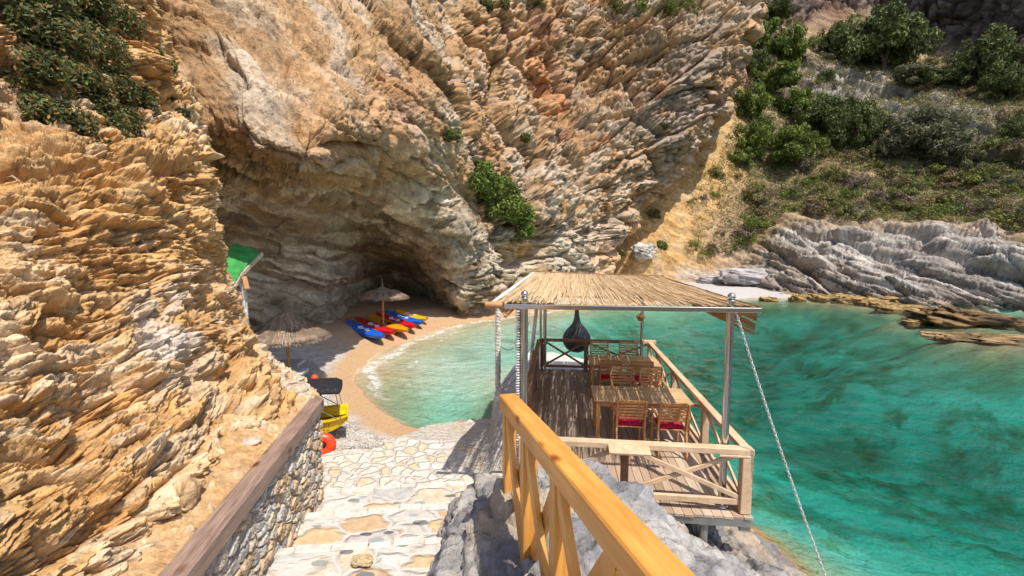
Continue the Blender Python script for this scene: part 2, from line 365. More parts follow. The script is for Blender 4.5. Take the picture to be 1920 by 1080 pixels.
rk = np.clip(band*1.3+mid*1.2+.38, 0, 1.5)*(1-.1*gul); d1 = d1*(1-.75*gul)+.9*gul*fbm(P*.5, 5, 716, .68)+.35*fbm(P*.8, 5, 717, .62)*(1-.7*band)+.12*fbm(P*4, 4, 718, .7)
dd = d1*rk*(1-crag)+d2*1.4*crag
Ph = P+n*dd[..., None]
nb = fbm(P*.3, 4, 177); nb2 = fbm(P*.9, 4, 188)
C = mix((.31,.22,.13), (.46,.33,.20), sst(-.4, .4, nb2)); C = mix(C, (.58,.46,.33), sst(.1, .5, nb)*.6)
soil = mix((.56,.34,.13), (.66,.45,.23), sst(-.3, .4, nb2)); 
gm = np.clip(sst(1440, 1330, px-.25*(py-300)*0+30*nb)*sst(120, 200, py)+.9*g(1350,200,35,80,.5), 0, 1); C = mix(C, soil, gm*(1-.35*sst(.1, .5, nb2)))
C = mix(C, (.42,.30,.22), np.clip(g(1370,450,50,60), 0, 1)*.8)
cr = mix((.33,.295,.27), (.58,.54,.505), sst(-.4, .5, lay*.7+nb2*.7)); cr = mix(cr, (.27,.22,.19), sst(540, 575, py+np.interp(px,[1400,1900],[15,-8]))*.9); cr = mix(cr, (.33,.26,.20), np.clip(g(1480,510,90,45,.4), 0, 1)*.75)
cr = mix(cr, (.66,.48,.34), sst(.15, .5, nb)*.5)
C = mix(C, cr, band)
C = mix(C, mix((.26,.23,.215), (.46,.43,.41), sst(-.3, .4, nb2+.4*lay)), mid*(1-band)*.95)
C = mix(C, mix((.11,.085,.075), (.26,.20,.17), sst(-.2, .5, nb2+.5*(j2-.5))), crag)
C = mix(C, (.20,.09,.06), np.clip(g(1890,290,40,60)+g(1560,30,40,50), 0, 1)*.5)
C = mix(C, (.62,.60,.60), np.clip(g(1300,515,40,12)+g(1400,525,60,14), 0, 1)*.6)
C = mix(C, (.24,.17,.12), sst(.15, .5, fbm(P*2.4, 5, 719, .7))*.5); C = C*(.78+.44*i3[..., None])
hill = tag(grid('hillside', Ph, M_rock, np.clip(C, .02, .9)), kind='structure')
Hpx, Hpy, HP = px, py, Ph
def on_hill(x, y):
    j = int(np.clip((x-1090)/(2250-1090)*(nc2-1), 0, nc2-1)); i = int(np.clip((y+220)/865*(nr2-1), 0, nr2-1)); return Vector(HP[i, j])

# ---- near bluff on the left ---------------------------------------
DB = [(-260,-150,4.6),(-260,300,3.4),(-260,700,2.4),(-260,1200,1.6),(0,-150,6.0),(0,60,5.6),(0,230,4.9),(0,330,4.1),(0,540,3.5),(0,800,2.85),(0,950,2.45),(0,1200,2.1),
 (120,60,6.4),(120,250,5.2),(120,360,4.5),(200,-150,8),(200,100,7),(220,280,6.0),(210,380,5.0),(200,600,4.2),(200,800,3.5),(200,930,3.05),(160,1030,2.7),(200,1200,2.6),
 (300,-100,10),(320,150,9.2),(350,250,8.3),(330,330,6.6),(370,440,6.4),(380,600,5.5),(380,760,4.6),(320,930,3.35),(320,1100,3.3),
 (405,380,8.6),(425,490,8.4),(450,600,7.6),(440,700,5.6),(480,680,6.6),(520,700,7.2),(560,740,6.2),(585,745,6.15),(530,760,5.7),(470,800,4.75),(440,850,4.4),(480,950,5.2),(560,850,6.5),(400,1100,4.2)]
fB = rbf([(a, b, math.log(c)) for a, b, c in DB], .001)
silB = np.array([(-200,240),(-50,262),(60,292),(130,325),(190,352),(250,374),(320,385),(400,392),(470,404),(540,420),(600,442),(640,464),(680,505),(715,550),(745,582),(800,560),(900,500),(1080,420),(1200,380)], float)
nr3, nc3 = 820, 560
pyv = np.linspace(-160, 1150, nr3)[:, None]; s = np.linspace(0, 1.06, nc3)[None, :]
sil = np.interp(pyv, silB[:, 0], silB[:, 1])
px = -240+(sil+240)*np.minimum(s, 1)+np.maximum(s-1, 0)*60+0*pyv; py = pyv+0*px
P = WD(px, py, np.exp(fB(px, py))+np.maximum(s-1, 0)*45)
wt = sst(380, 260, py); wb_ = sst(640, 760, py+.5*(px-250)*0)*sst(430, 330, px); wm_ = np.clip(1-wt-wb_, 0, 1)
ang = R(-24)*wt+R(34)*wb_
d1, i1, i2, i3, lay = relief_blend(P, [(R(-22), wt), (R(-4), wm_), (R(33), wb_)], big=.2, mid=.11, fine=.07, seed=63, warp=.7, layer=.115, aniso=4.0, crack=.065)
d1 = d1+.05*fbm(P*5, 5, 727, .65, True)+.02*fbm(P*22, 4, 728, .7)
n = smooth_n(gnormals(P, (0, 0, CAMZ)), 14)
led = np.clip(fbm(np.stack([(P[..., 0]*np.cos(ang)+P[..., 2]*np.sin(ang))*.8, P[..., 1]*.6, (-P[..., 0]*np.sin(ang)+P[..., 2]*np.cos(ang))*3.2], -1), 3, 71), -1, 1)
amp = np.interp(P[..., 1], [2, 5, 9], [.85, 1.1, 1.25])*(1-.4*sst(.96, 1, s))
Pb = P+n*((d1+led*.22)*amp)[..., None]
nb = fbm(P*1.1, 4, 277); nb2 = fbm(P*3.2, 4, 288)
C = mix((.53,.31,.125), (.62,.42,.21), sst(-.35, .4, nb2+.4*lay))
C = mix(C, (.68,.55,.40), np.clip(sst(.1, .55, nb+.5*(i2-.5)+.3*lay), 0, 1)*.8)
C = mix(C, (.40,.20,.08), sst(.15, .5, -nb+.2*lay)*.55)
C = mix(C, (.66,.61,.58), np.clip(g(300,640,90,110)+.6*g(60,520,60,50)+g(560,720,60,40)+.5*g(500,690,30,30), 0, 1)*sst(-.1, .4, nb2+.6*(i2-.5))*.75)
C = mix(C, (.34,.20,.12), np.clip(g(60,120,130,130), 0, 1)*.55)
C = C*np.array([1.06, 1.02, .97]); C = C*(.76+.46*i3[..., None])*(.88+.24*i1[..., None])
Pb[..., 0] = np.where(Pb[..., 1] < 6.5, np.minimum(Pb[..., 0], -2.84+.16*np.clip(5.86-Pb[..., 1], 0, 6)), Pb[..., 0]); Pb[..., 0] = np.where((Pb[..., 1] >= 6.5) & (Pb[..., 1] < 9), np.minimum(Pb[..., 0], -3.02), Pb[..., 0])
bluff = tag(grid('rock_bank', Pb, M_bluff, np.clip(C, .02, .9)), kind='structure')
def on_bluff(x, y):
    D = math.exp(float(fB(x, y))); return Vector(WD(x, y, D))

# dirt slope between bluff and the coping: heightfield
ts = np.linspace(0, 1, 260)[None, :]; ys = np.linspace(.6, 6.0, 420)[:, None]
Y = ys+0*ts
edge = np.interp(Y, [.6, 2.8, 5.9, 7.2], [-1.9, -2.24, -2.74, -2.95])
X = -5.6+(edge+5.6)*ts
Z = 2.44+.35*np.clip(edge-X, 0, 9)**1.1; P = np.stack([X, Y, Z], -1)
f1, f2, idd = voro(P*np.array([9, 9, 9]), 5); q1, q2, idq = voro(P*24, 15)
Z = Z+.05*fbm(P*2.2, 4, 9)+.05*sst(.45, .1, f1)*(idd > .62)+.02*sst(.45, .1, q1)*(idq > .4)
Z -= sst(6.1, 6.6, Y)*1.0
nb = fbm(P*3, 4, 6)
C = mix((.55,.33,.15), (.66,.47,.28), sst(-.3, .4, nb)); C = mix(C, (.38,.22,.11), sst(.05, .4, fbm(P*1.3, 3, 61))*.6); C = mix(C, (.70,.56,.42), ((idd > .62)*sst(.4, .2, f1))*.7); C = C*(.8+.4*idq[..., None])
tag(grid('dirt_slope', np.stack([X, Y, Z], -1), M_bluff, C), kind='structure')

# ---- shoreline, ground sheet (beach and sea bed) --------------------
sp = [(800,806),(760,798),(715,770),(682,742),(668,715),(675,694),(705,668),(770,638),(830,615),(880,603),(935,596),(985,588),(1040,581),(1120,574),(1220,568),(1330,563),(1440,557),(1478,560),(1560,566),(1640,570),(1760,574),(1920,580),(2300,592)]
shoreW = np.array([WZ(a, b, 0.0) for a, b in sp])[:, :2]
nearp = np.array([(-60, 8), (-60, -8), (3.2, -8), (4.0, 2), (4.05, 5.7), (3.9, 7.0), (2.9, 7.9), (2.2, 9), (1.7, 11.0), (2.0, 12.6), (1.7, 13.4), (.75, 13.7), (.3, 12.6), (-.1, 11.2), (-.3, 10.45), (-1.2, 10.5)])
farp = np.array([(120, 60), (120, 130), (-60, 130)])
land = np.concatenate([nearp, shoreW, farp])
def sdf(x, y, poly):
    x = np.asarray(x, float); y = np.asarray(y, float); d = np.full(x.shape, 1e9); ins = np.zeros(x.shape, bool); n_ = len(poly)
    for i in range(n_):
        ax, ay = poly[i]; bx, by = poly[(i+1) % n_]; ex, ey = bx-ax, by-ay; wx, wy = x-ax, y-ay
        t = np.clip((wx*ex+wy*ey)/(ex*ex+ey*ey), 0, 1); d = np.minimum(d, (wx-ex*t)**2+(wy-ey*t)**2)
        c = (ay > y) != (by > y); ins ^= c & (x < ex*(y-ay)/(ey if abs(ey) > 1e-9 else 1e-9)+ax)
    return np.sqrt(d)*np.where(ins, 1, -1)
def axis(segs):
    return np.concatenate([np.arange(a, b, st) for a, b, st in segs])
gx = axis([(-60,-14,1.2),(-14,9,.09),(9,20,.2),(20,60,.45),(60,118,2)]); gy = axis([(-6,3,.5),(3,16,.08),(16,30,.16),(30,62,.4),(62,128,3)])
X, Y = np.meshgrid(gx, gy); dS = sdf(X, Y, land)
dS = dS + (.25*vn(np.stack([X*.6, Y*.6, 0*X], -1), 8)+.06*vn(np.stack([X*2.5, Y*2.5, 0*X], -1), 18))*sst(12, 16, Y)
farb = sst(26, 34, Y+.4*X)
Zl = np.where(dS < 3.2, dS*.19, .608+(dS-3.2)*.03); Zl = np.minimum(Zl, 1.3); Zl = np.where((Y > 25) & (X > 24.8+.0*Y), Zl*(1-sst(24.8, 26.5, X))-.45*sst(24.8, 26.5, X), Zl)
dep = np.clip(-dS, 0, 99); Zs = -(.13*dep)-.0
shal = sst(9, 2, X)*sst(12, 16, Y)   # inner cove stays shallow
Zs = np.where(dep > 0, -(dep*.085*shal+(1-shal)*np.interp(dep, [0, 1, 3, 6, 12, 30], [0, .7, 1.7, 2.9, 4.2, 6.2])), 0)
P3 = np.stack([X, Y, 0*X], -1)
rockpat = sst(.02, .30, fbm(P3*np.array([.75, 1.0, 1]), 5, 311, .66)+.28*fbm(P3*1.9, 4, 302, .7))*sst(.8, 3, dep)*sst(2.2, 4.5, X+.0*Y+(14-Y)*.15)
blk = voro(P3*1.1, 31)
Zs = Zs+rockpat*(.12+.25*(blk[2]-.2)*sst(.7, .2, blk[0]))*np.clip(dep*.25, 0, 1)+.10*fbm(P3*1.3, 3, 303)*np.clip(dep*.3, 0, 1)
reefs = [(1815,606,3.2),(1875,642,2.6),(1735,606,1.8),(1672,582,1.2)]+[(x_, 562+(x_-1440)*.06, 1.6) for x_ in range(1440, 1760, 45)]
rf = np.full(X.shape, -99.0)
for rx_, ry_, rr_ in reefs:
    c_ = WZ(rx_, ry_, 0.0); dq = np.hypot((X-c_[0])*.8, (Y-c_[1])*1.25); rf = np.maximum(rf, -.22-.40*np.clip(dq-rr_*.6, 0, 99)**1.1)
rf = rf+.45*fbm(P3*.6, 5, 505)
reefm = sst(-.3, .3, rf-Zs)*(dS < 0); Zs = np.maximum(Zs, np.minimum(rf, -.08)); 
Z = np.where(dS > 0, Zl, Zs); Z = np.clip(Z, -6.5, 1.4)
Z = Z+np.where(dS > .5, .02*fbm(P3*1.5, 3, 4)+.012*vn(P3*9, 5), .0)
wet = sst(1.35, .75, dS+.3*fbm(P3*.8, 3, 12)); nb = fbm(P3*.5, 4, 14); fine = fbm(P3*6, 3, 15, .7)
peb = mix((.40,.37,.345), (.58,.54,.51), sst(-.4, .4, fine)); 
C = mix(peb, (.50,.33,.19), np.clip(wet+sst(16.5, 20, Y)*sst(34, 28, Y)*.85, 0, 1)); 
C = mix(C, (.47,.45,.44), sst(34, 38, Y)*sst(12, 16, X))
sand = mix((.60,.47,.30), (.72,.62,.44), sst(-.3, .4, nb)); sand = mix(sand, (.80,.80,.70), sst(.8, 3.5, dep)*.8)
shade_ = mix(sand, (.20,.19,.10), np.clip(sst(.0, .45, fbm(P3*np.array([.5, .9, 1]), 4, 41))*sst(1.5, 4, dep)*.55, 0, 1))
rk = mix((.17,.17,.08), (.46,.42,.23), sst(-.35, .4, fbm(P3*2.1, 5, 44, .65))); rk = mix(rk, (.52,.50,.28), sst(.5, .9, blk[2])*.6)
sea = mix(shade_, rk, rockpat*(.62+.36*sst(-.3, .3, fbm(P3*1.2, 4, 45, .65))))
sea = mix(sea, mix((.20,.14,.06), (.40,.29,.13), sst(-.3, .4, fbm(P3*2, 4, 46))), reefm*.8*sst(-1.9, -.4, Zs))
# orange weed and algae hugging the near rock
alg = np.clip(sst(1.6, .2, dep)*sst(3.2, 4, X)*sst(8, 7, Y), 0, 1); sea = mix(sea, (.45,.24,.07), alg*.8)
C = np.where((dS > 0)[..., None], C, sea)
M_ground = vcol_mat('shore_ground', .85, 12, 60, (.75, 1.18), .5, .02)
tag(grid('beach', np.stack([X, Y, Z], -1), M_ground, np.clip(C, .02, .9)), kind='structure')

# ---- water: a closed body with absorbing volume ------------------------
gx = axis([(-14,9,.12),(9,20,.25),(20,70,.6),(70,119,4)]); gy = axis([(-6,4,.5),(4,16,.12),(16,32,.2),(32,62,.45),(62,80,3)])
X, Y = np.meshgrid(gx, gy); dS2 = sdf(X, Y, land)+.12*vn(np.stack([X*.9, Y*.9, 0*X], -1), 8)+.1*vn(np.stack([X*3.5, Y*3.5, 0*X], -1), 18)
P3 = np.stack([X, Y, 0*X], -1); dist = np.hypot(X, Y)
WVs = (.020*vn(P3*np.array([1.3, 1.9, 1]), 1)+.012*vn(P3*np.array([3.1, 4.2, 1]), 2)+.01*vn(P3*np.array([.5, .8, 1]), 3))*np.clip(-dS2*.8, .15, 1)
lac = fbm(P3*np.array([2.6, 2.6, 1]), 5, 91, .65)-.12
f1 = sst(.42, .05, np.abs(dS2+.42+.25*vn(P3*.55, 6)))*sst(-.42, .2, lac); f2 = .6*sst(.28, .03, np.abs(dS2+1.55+.5*vn(P3*.4, 7)))*sst(-.05, .4, lac)
foam = np.clip(f1+f2, 0, 1)*sst(12.3, 14, Y)*sst(14, 8, X)
foam = np.clip(foam+.9*sst(.8, .1, np.abs(dS2+.3))*sst(38, 33, Y-.0*X)*sst(24, 27, X)*sst(-.1, .5, lac+.35*vn(P3*.25, 66)), 0, 1)
P = np.stack([X, Y, WVs], -1); r, c = X.shape; V = P.reshape(-1, 3); fq = grid_faces(r, c)[:, ::-1]
bi = np.concatenate([np.arange(c), np.arange(1, r)*c+c-1, (r-1)*c+np.arange(c-2, -1, -1), np.arange(r-2, 0, -1)*c])
low = V[bi].copy(); low[:, 2] = -9; nV = len(V); m_ = len(bi); k = np.arange(m_); k2 = (k+1) % m_
side = np.stack([bi, bi[k2], nV+k2, nV+k], -1)
cen = np.array([[30, 30, -9.0]]); V2 = np.concatenate([V, low, cen]); bot = np.stack([nV+k, nV+k2, np.full(m_, nV+m_), np.full(m_, nV+m_)], -1)
fo = np.concatenate([foam.ravel(), np.zeros(m_+1)])
me = bpy.data.meshes.new('water'); me.vertices.add(len(V2)); me.vertices.foreach_set('co', V2.astype(np.float32).ravel())
quads = np.concatenate([fq, side]); tri = bot[:, :3]; lp = np.concatenate([quads.ravel(), tri.ravel()]).astype(np.int32)
me.loops.add(len(lp)); me.loops.foreach_set('vertex_index', lp); nq, ntri = len(quads), len(tri); me.polygons.add(nq+ntri)
me.polygons.foreach_set('loop_start', np.concatenate([np.arange(nq)*4, nq*4+np.arange(ntri)*3]).astype(np.int32))
me.polygons.foreach_set('loop_total', np.concatenate([np.full(nq, 4), np.full(ntri, 3)]).astype(np.int32)); me.update(calc_edges=True)
me.polygons.foreach_set('use_smooth', np.concatenate([np.ones(len(fq), bool), np.zeros(nq-len(fq)+ntri, bool)]))
a = me.color_attributes.new('Col', 'FLOAT_COLOR', 'POINT'); cc = np.ones((len(V2), 4), np.float32); cc[:, 0] = cc[:, 1] = cc[:, 2] = fo; a.data.foreach_set('color', cc.ravel())
m = bpy.data.materials.new('sea_water'); m.use_nodes = True; nt = m.node_tree; nt.nodes.clear()
out = nt.nodes.new('ShaderNodeOutputMaterial'); tr = N(nt, 'ShaderNodeBsdfTransparent'); gl = N(nt, 'ShaderNodeBsdfGlossy'); gl.inputs['Roughness'].default_value = .07
fr = N(nt, 'ShaderNodeFresnel'); fr.inputs['IOR'].default_value = 1.34; mx = N(nt, 'ShaderNodeMixShader')
b1 = N(nt, 'ShaderNodeBump'); b1.inputs['Strength'].default_value = 1; b1.inputs['Distance'].default_value = .14
b2 = N(nt, 'ShaderNodeBump'); b2.inputs['Strength'].default_value = .9; b2.inputs['Distance'].default_value = .045
nt.links.new(noise(nt, coords(nt, (2.0, 3.0, 1)), 1.0, 4, .6, .2), b1.inputs['Height']); nt.links.new(noise(nt, coords(nt, (8, 11, 1)), 1.0, 4, .65, .3), b2.inputs['Height']); nt.links.new(b1.outputs[0], b2.inputs['Normal'])
for x in (gl, fr): nt.links.new(b2.outputs[0], x.inputs['Normal'])
nt.links.new(fr.outputs[0], mx.inputs[0]); nt.links.new(tr.outputs[0], mx.inputs[1]); nt.links.new(gl.outputs[0], mx.inputs[2])
at = attr(nt); df = N(nt, 'ShaderNodeBsdfDiffuse'); df.inputs['Color'].default_value = (.85, .86, .84, 1); mf = N(nt, 'ShaderNodeMixShader')
fm = N(nt, 'ShaderNodeMath', operation='MULTIPLY'); nt.links.new(at.outputs['Fac'], fm.inputs[0]); nt.links.new(ramp(nt, noise(nt, coords(nt), 7, 6, .7), [(.38, (0,)*3), (.6, (1,)*3)]), fm.inputs[1])
nt.links.new(fm.outputs[0], mf.inputs[0]); nt.links.new(mx.outputs[0], mf.inputs[1]); nt.links.new(df.outputs[0], mf.inputs[2]); nt.links.new(mf.outputs[0], out.inputs['Surface'])
va = N(nt, 'ShaderNodeVolumeAbsorption'); va.inputs['Color'].default_value = (.02, .76, .74, 1); va.inputs['Density'].default_value = .38; nt.links.new(va.outputs[0], out.inputs['Volume'])
tag(link('water', me, m), kind='structure')

# ---- near rock outcrop under the wooden rail and deck ------------------
RO = [(-.72,2.2,1.5),(-.70,3.3,1.2),(-.66,4.3,.9),(-.64,5.4,.7),(-.6,6.2,.7),(-.45,4.3,1.6),(-.45,5.3,1.3),(-.55,7.2,.9),(-.3,2.0,2.62),(-.35,3.3,2.35),(-.38,4.2,1.9),(-.36,5.0,1.75),(-.38,5.7,1.45),(-.1,1.5,2.78),(-.05,3.3,2.56),(.5,1.2,2.85),(.45,2.5,2.5),
 (.3,3.9,2.2),(.25,4.8,1.75),(.1,5.4,1.35),(.0,6.3,1.05),(.7,4.5,2.26),(.75,4.95,2.0),(.9,5.35,1.15),(1.15,4.6,1.97),(1.2,3.4,2.2),(1.65,4.5,1.55),(1.7,4.95,1.0),(1.6,3.0,2.2),(2.3,4.75,.8),(2.35,5.2,.7),(2.3,3.6,1.4),(3.1,4.6,.78),(3.0,3.4,.9),(3.3,5.6,.55),(3.75,4.7,.2),(3.85,6.0,.1),(3.4,6.9,.15),(4.4,6.2,-.7),(4.5,4.6,-.6),(4.6,3,-.4),(3.7,2.5,.4),(2.6,6.6,.45),(1.6,6.2,.85),(3.9,7.4,-.7),(2.6,7.8,-.2),(1.2,7.6,.5),(.3,7.6,.8),(1.5,8.8,-.1),(2.9,8.9,-.9),(.5,8.8,.3),(4.9,7,-1.6),(5.2,5,-1.6)]
fR = rbf(RO, .004)
xs = np.arange(-.72, 5.2, .017)[None, :]; ys = np.arange(1.2, 9.0, .02)[:, None]; X = xs+0*ys; Y = ys+0*xs
P = np.stack([X, Y, fR(X, Y)], -1)
d1, i1, i2, i3, lay = rock_relief(P, R(-38), .22, .10, .05, 83, .5, .2, 5.0, crack=.06)
d1 = d1+.10*fbm(P*2.6, 5, 737, .65, True)+.02*fbm(P*16, 4, 738, .7)
n = smooth_n(gnormals(P, (0, 0, 30)), 5); n[..., 2] = np.abs(n[..., 2])
low = sst(1.0, .2, P[..., 2])
P = P+n*(d1*(1-.0*low)*np.interp(Y, [1.2, 5, 6.3, 9], [.9, 1, .5, .5]))[..., None]
nb = fbm(P*1.6, 4, 377); nb2 = fbm(P*4, 4, 388)
C = mix((.27,.265,.28), (.50,.475,.45), sst(-.3, .35, nb2+.6*lay)); C = mix(C, (.58,.44,.29), sst(.0, .45, nb)*.65)
C = mix(C, (.70,.62,.52), np.exp(-((X+.35)/.35)**2)*sst(4.6, 5.4, Y)*.6)
C = mix(C, (.36,.36,.395), np.exp(-((X-1.0)/.6)**2-((Y-4.4)/.8)**2)*.7)
edge = np.exp(-((P[..., 2]-.12)/.22)**2)*sst(2.2, 3.0, X); C = mix(C, (.42,.20,.06), edge*sst(-.4, .2, nb2)*.9); C = mix(C, (.40,.22,.06), sst(.0, -.3, P[..., 2])*.7)
C = C*(.8+.4*i3[..., None])*.84
outc = tag(grid('rock_outcrop', P, M_bluff, np.clip(C, .02, .9)), kind='structure')

# ---- crazy paving material, steps, terrace, jetty ----------------------
def paving(name, sc, cols, grout, stretch=(1, 1, 1), edge=.05, pebbles=0, bd=.02):
    m, nt, b = newmat(name, .85, 0, .2); v = coords(nt, stretch)
    nz = N(nt, 'ShaderNodeTexNoise'); nz.inputs['Scale'].default_value = 4; nt.links.new(v, nz.inputs['Vector'])
    vv = mixc(nt, v, nz.outputs['Color'], .12, 'LINEAR_LIGHT')
    ve = N(nt, 'ShaderNodeTexVoronoi', feature='DISTANCE_TO_EDGE'); vc = N(nt, 'ShaderNodeTexVoronoi')
    for q in (ve, vc): q.inputs['Scale'].default_value = sc; q.inputs['Randomness'].default_value = .95; nt.links.new(vv, q.inputs['Vector'])
    sp_ = N(nt, 'ShaderNodeSeparateColor'); nt.links.new(vc.outputs['Color'], sp_.inputs[0])
    r = nt.nodes.new('ShaderNodeValToRGB'); r.color_ramp.interpolation = 'CONSTANT'; e = r.color_ramp.elements
    while len(e) < len(cols): e.new(.5)
    for i, cc_ in enumerate(cols): e[i].position = i/len(cols); e[i].color = (*cc_, 1)
    nt.links.new(sp_.outputs[0], r.inputs[0])
    n1 = noise(nt, coords(nt), 9, 7, .65); c = mixc(nt, r.outputs[0], ramp(nt, n1, [(.3, (.68, .65, .61)), (.7, (1.16,)*3)]))
    n5 = noise(nt, coords(nt), 26, 4, .7); ms_ = N(nt, 'ShaderNodeMath', operation='MULTIPLY_ADD'); nt.links.new(n5, ms_.inputs[0]); ms_.inputs[1].default_value = .08; nt.links.new(ve.outputs['Distance'], ms_.inputs[2]); em = ramp(nt, ms_.outputs[0], [(edge*.4+.04, (0,)*3), (edge*1.5+.04, (.9,)*3)]); c = mixc(nt, grout, c, em, 'MIX')
    h = ramp(nt, ve.outputs['Distance'], [(edge*.3, (0,)*3), (edge*2, (1,)*3)])
    if pebbles:
        vp = N(nt, 'ShaderNodeTexVoronoi'); vp.inputs['Scale'].default_value = pebbles; vp.inputs['Randomness'].default_value = 1; nt.links.new(coords(nt, (1, 1.9, 1)), vp.inputs['Vector'])
        pm = ramp(nt, vp.outputs['Distance'], [(.31, (1,)*3), (.34, (0,)*3)]); s2 = N(nt, 'ShaderNodeSeparateColor'); nt.links.new(vp.outputs['Color'], s2.inputs[0])
        sel = ramp(nt, s2.outputs[1], [(.50, (0,)*3), (.51, (1,)*3)]); pm = mixc(nt, pm, sel)
        pc = ramp(nt, s2.outputs[0], [(.2, (.16, .16, .17)), (.6, (.30, .31, .27)), (.9, (.33, .36, .40))]); c = mixc(nt, c, pc, pm, 'MIX')
    nt.links.new(c, b.inputs['Base Color']); p = bump(nt, b, h, .9, bd*1.6); bump(nt, b, n1, .6, .03, p); return m
OC = [(.60,.56,.51),(.62,.45,.25),(.56,.53,.50),(.64,.61,.57),(.56,.38,.22),(.46,.45,.44),(.62,.53,.40),(.60,.57,.53),(.52,.48,.45),(.63,.55,.44)]
M_pave = paving('crazy_paving', 2.1, OC, (.57,.53,.49), (1, 1.6, 1), .07, 3.4)
M_cob = paving('cobble_paving', 4.6, [(.72,.67,.58),(.70,.67,.61),(.66,.54,.38),(.62,.59,.54),(.68,.61,.50)], (.58,.53,.48), (1, 1, 1), .07, 0, .02)
M_nose = plain('pale_step_edge', (.60,.555,.49), .85, 0, .2, .25, 9, .6)
M_conc = plain('pale_concrete', (.60,.565,.54), .9, 0, .2, .14, 3, .3)
noses = [(3.4, 1.76), (4.30, 1.5), (5.25, 1.3), (6.12, 1.1)]
allst = [(-.2, 3.0), (.5, 2.75), (1.2, 2.5), (1.95, 2.27), (2.65, 2.03)]+noses
M_riser = M_pave
def stair_sheet():
    xs_ = np.linspace(-2.75, -.3, 120); rows = []; prev = -1.6
    prof = []
    for y1, z1 in allst: prof += [(prev, z1), (y1-.0, z1), (y1+.02, z1-.02)]; prev = y1+.03
    prof += [(prev, .93), (7.4, .9)]
    dense = [prof[0]]
    for a_, b_ in zip(prof[:-1], prof[1:]):
        k_ = max(1, int(math.hypot(b_[0]-a_[0], b_[1]-a_[1])/.03))
        dense += [(a_[0]+(b_[0]-a_[0])*t/k_, a_[1]+(b_[1]-a_[1])*t/k_) for t in range(1, k_+1)]
    pr = np.array(dense); X = xs_[None, :]+0*pr[:, :1]; Y = pr[:, :1]+.22*(xs_[None, :]+1.5)*sst(2, 4, pr[:, :1])*.55; Z = pr[:, 1:]+0*X
    Pn = np.stack([X, Y, Z], -1); Z = Z+.012*fbm(Pn*2.5, 3, 99)+.004*vn(Pn*14, 98); Y = Y+.025*vn(np.stack([X*2.2, Y*0+Z*3, 0*X], -1), 97)
    return np.stack([X, Y, Z], -1)
st = grid('stone_stairs', stair_sheet(), M_pave, None, True); tag(st, 'crazy paved stone stairs going down to the pebble beach', 'stairs')
for y1, z1 in noses:      # pale stone slabs along each step edge
    mb = MB(); x = -2.72+rng.uniform(0, .2)
    while x < -.66:
        L = rng.uniform(.22, .5); xm = x+L/2; yy = y1+.22*(xm+1.5)*.55; mb.box((xm, yy-.035+rng.uniform(-.02, .02), z1-.008+rng.uniform(-.004, .004)), (L-.01, rng.uniform(.07, .14), .05), Matrix.Rotation(.12+rng.uniform(-.08, .08), 3, 'Z'), .018); x += L
    mb.build('step_edge', M_nose, st)
# terrace sheet (slopes gently into the beach and the cobble ramp)
tp = np.array([tuple(WZ(a, b, z)[:2]) for a, b, z in [(594,866,.78),(640,866,.72),(700,866,.68),(745,846,.6),(775,822,.45),(800,808,.12),(850,782,.1),(905,757,.1)]])
terr = np.concatenate([np.array([(-.35, 10.5), (.4, 9.6), (.5, 6.2), (-.4, 5.9), (-2.9, 5.9)]), tp])
X, Y = np.meshgrid(np.arange(-4.2, .8, .03), np.arange(5.7, 11.3, .03)); dT = sdf(X, Y, terr); dW = sdf(X, Y, land)
P3 = np.stack([X, Y, 0*X], -1); Z = np.clip(.17+.30*dW, 0, .93)
Z = np.where(X > -.5, np.maximum(Z, np.interp(Y, [6, 7, 10], [.95, 1.02, 1.02])*sst(-.75, -.3, X+.0*Y)), Z); Z += .012*fbm(P3*2.5, 3, 55)
dT = dT+.07*vn(P3*5, 56); Z = np.where(dT < 0, Z-.35*np.clip(-dT/.12, 0, 1), Z)
keep = (dT > -.2); idx = np.arange(X.size).reshape(X.shape); fq = grid_faces(*X.shape); kf = keep.ravel()[fq].all(1)
terr_o = link('paved_terrace', fast_mesh('paved_terrace', np.stack([X, Y, Z], -1), fq[kf], None, True), M_cob); tag(terr_o, kind='structure')
# jetty slab beside and behind the deck
mb = MB(); jp = [(-.42, 10.3), (-.22, 8.2), (.1, 6.4), (3.1, 6.0), (3.0, 9.6), (2.75, 12.2), (2.35, 13.3), (1.35, 14.3), (.55, 14.25), (.05, 12.6)]
mb.prism(jp, -2.0, lambda p: 1.07 if p[1] > 6.5 else 1.05); je = mb.build('jetty', M_conc); tag(je, 'pale concrete jetty slab running behind the covered deck', 'jetty')
# ================================================================== THINGS
rnd = random.Random(11)
M_pine = wood('varnished_pine', (.66,.33,.10), (.78,.44,.16), (2.2, 22, 22), .9, .42, 3.2, .1, .4)
def pine(grain, nm): return wood(nm, (.60,.245,.045), (.78,.39,.09), grain, 1.6, .42, 5.0, .15, .4)
M_pine_y = pine((14, 1.2, 14), 'varnished_pine_beam'); M_pine_z = pine((14, 14, 1.2), 'varnished_pine_post')
M_rail = wood('sun_bleached_rail_wood', (.56,.37,.22), (.74,.54,.36), (6, 6, 6), 2, .6, None, .15)
M_darkw = wood('weathered_brown_wood', (.20,.10,.05), (.36,.19,.10), (5, 5, 5), 3, .65)
M_teak = wood('teak_furniture', (.48,.22,.08), (.66,.34,.14), (8, 8, 8), 3, .5)
M_tab = wood('table_top_wood', (.50,.31,.15), (.68,.47,.26), (3, 26, 20), 1.2, .5)
M_floor = vcol_mat('deck_planks', .75, 3, 30, (.8, 1.15), .25, .01, (12, 1, 12))
M_steel = plain('polished_steel', (.62,.63,.65), .16, 1, .5, .06, 3, .05)
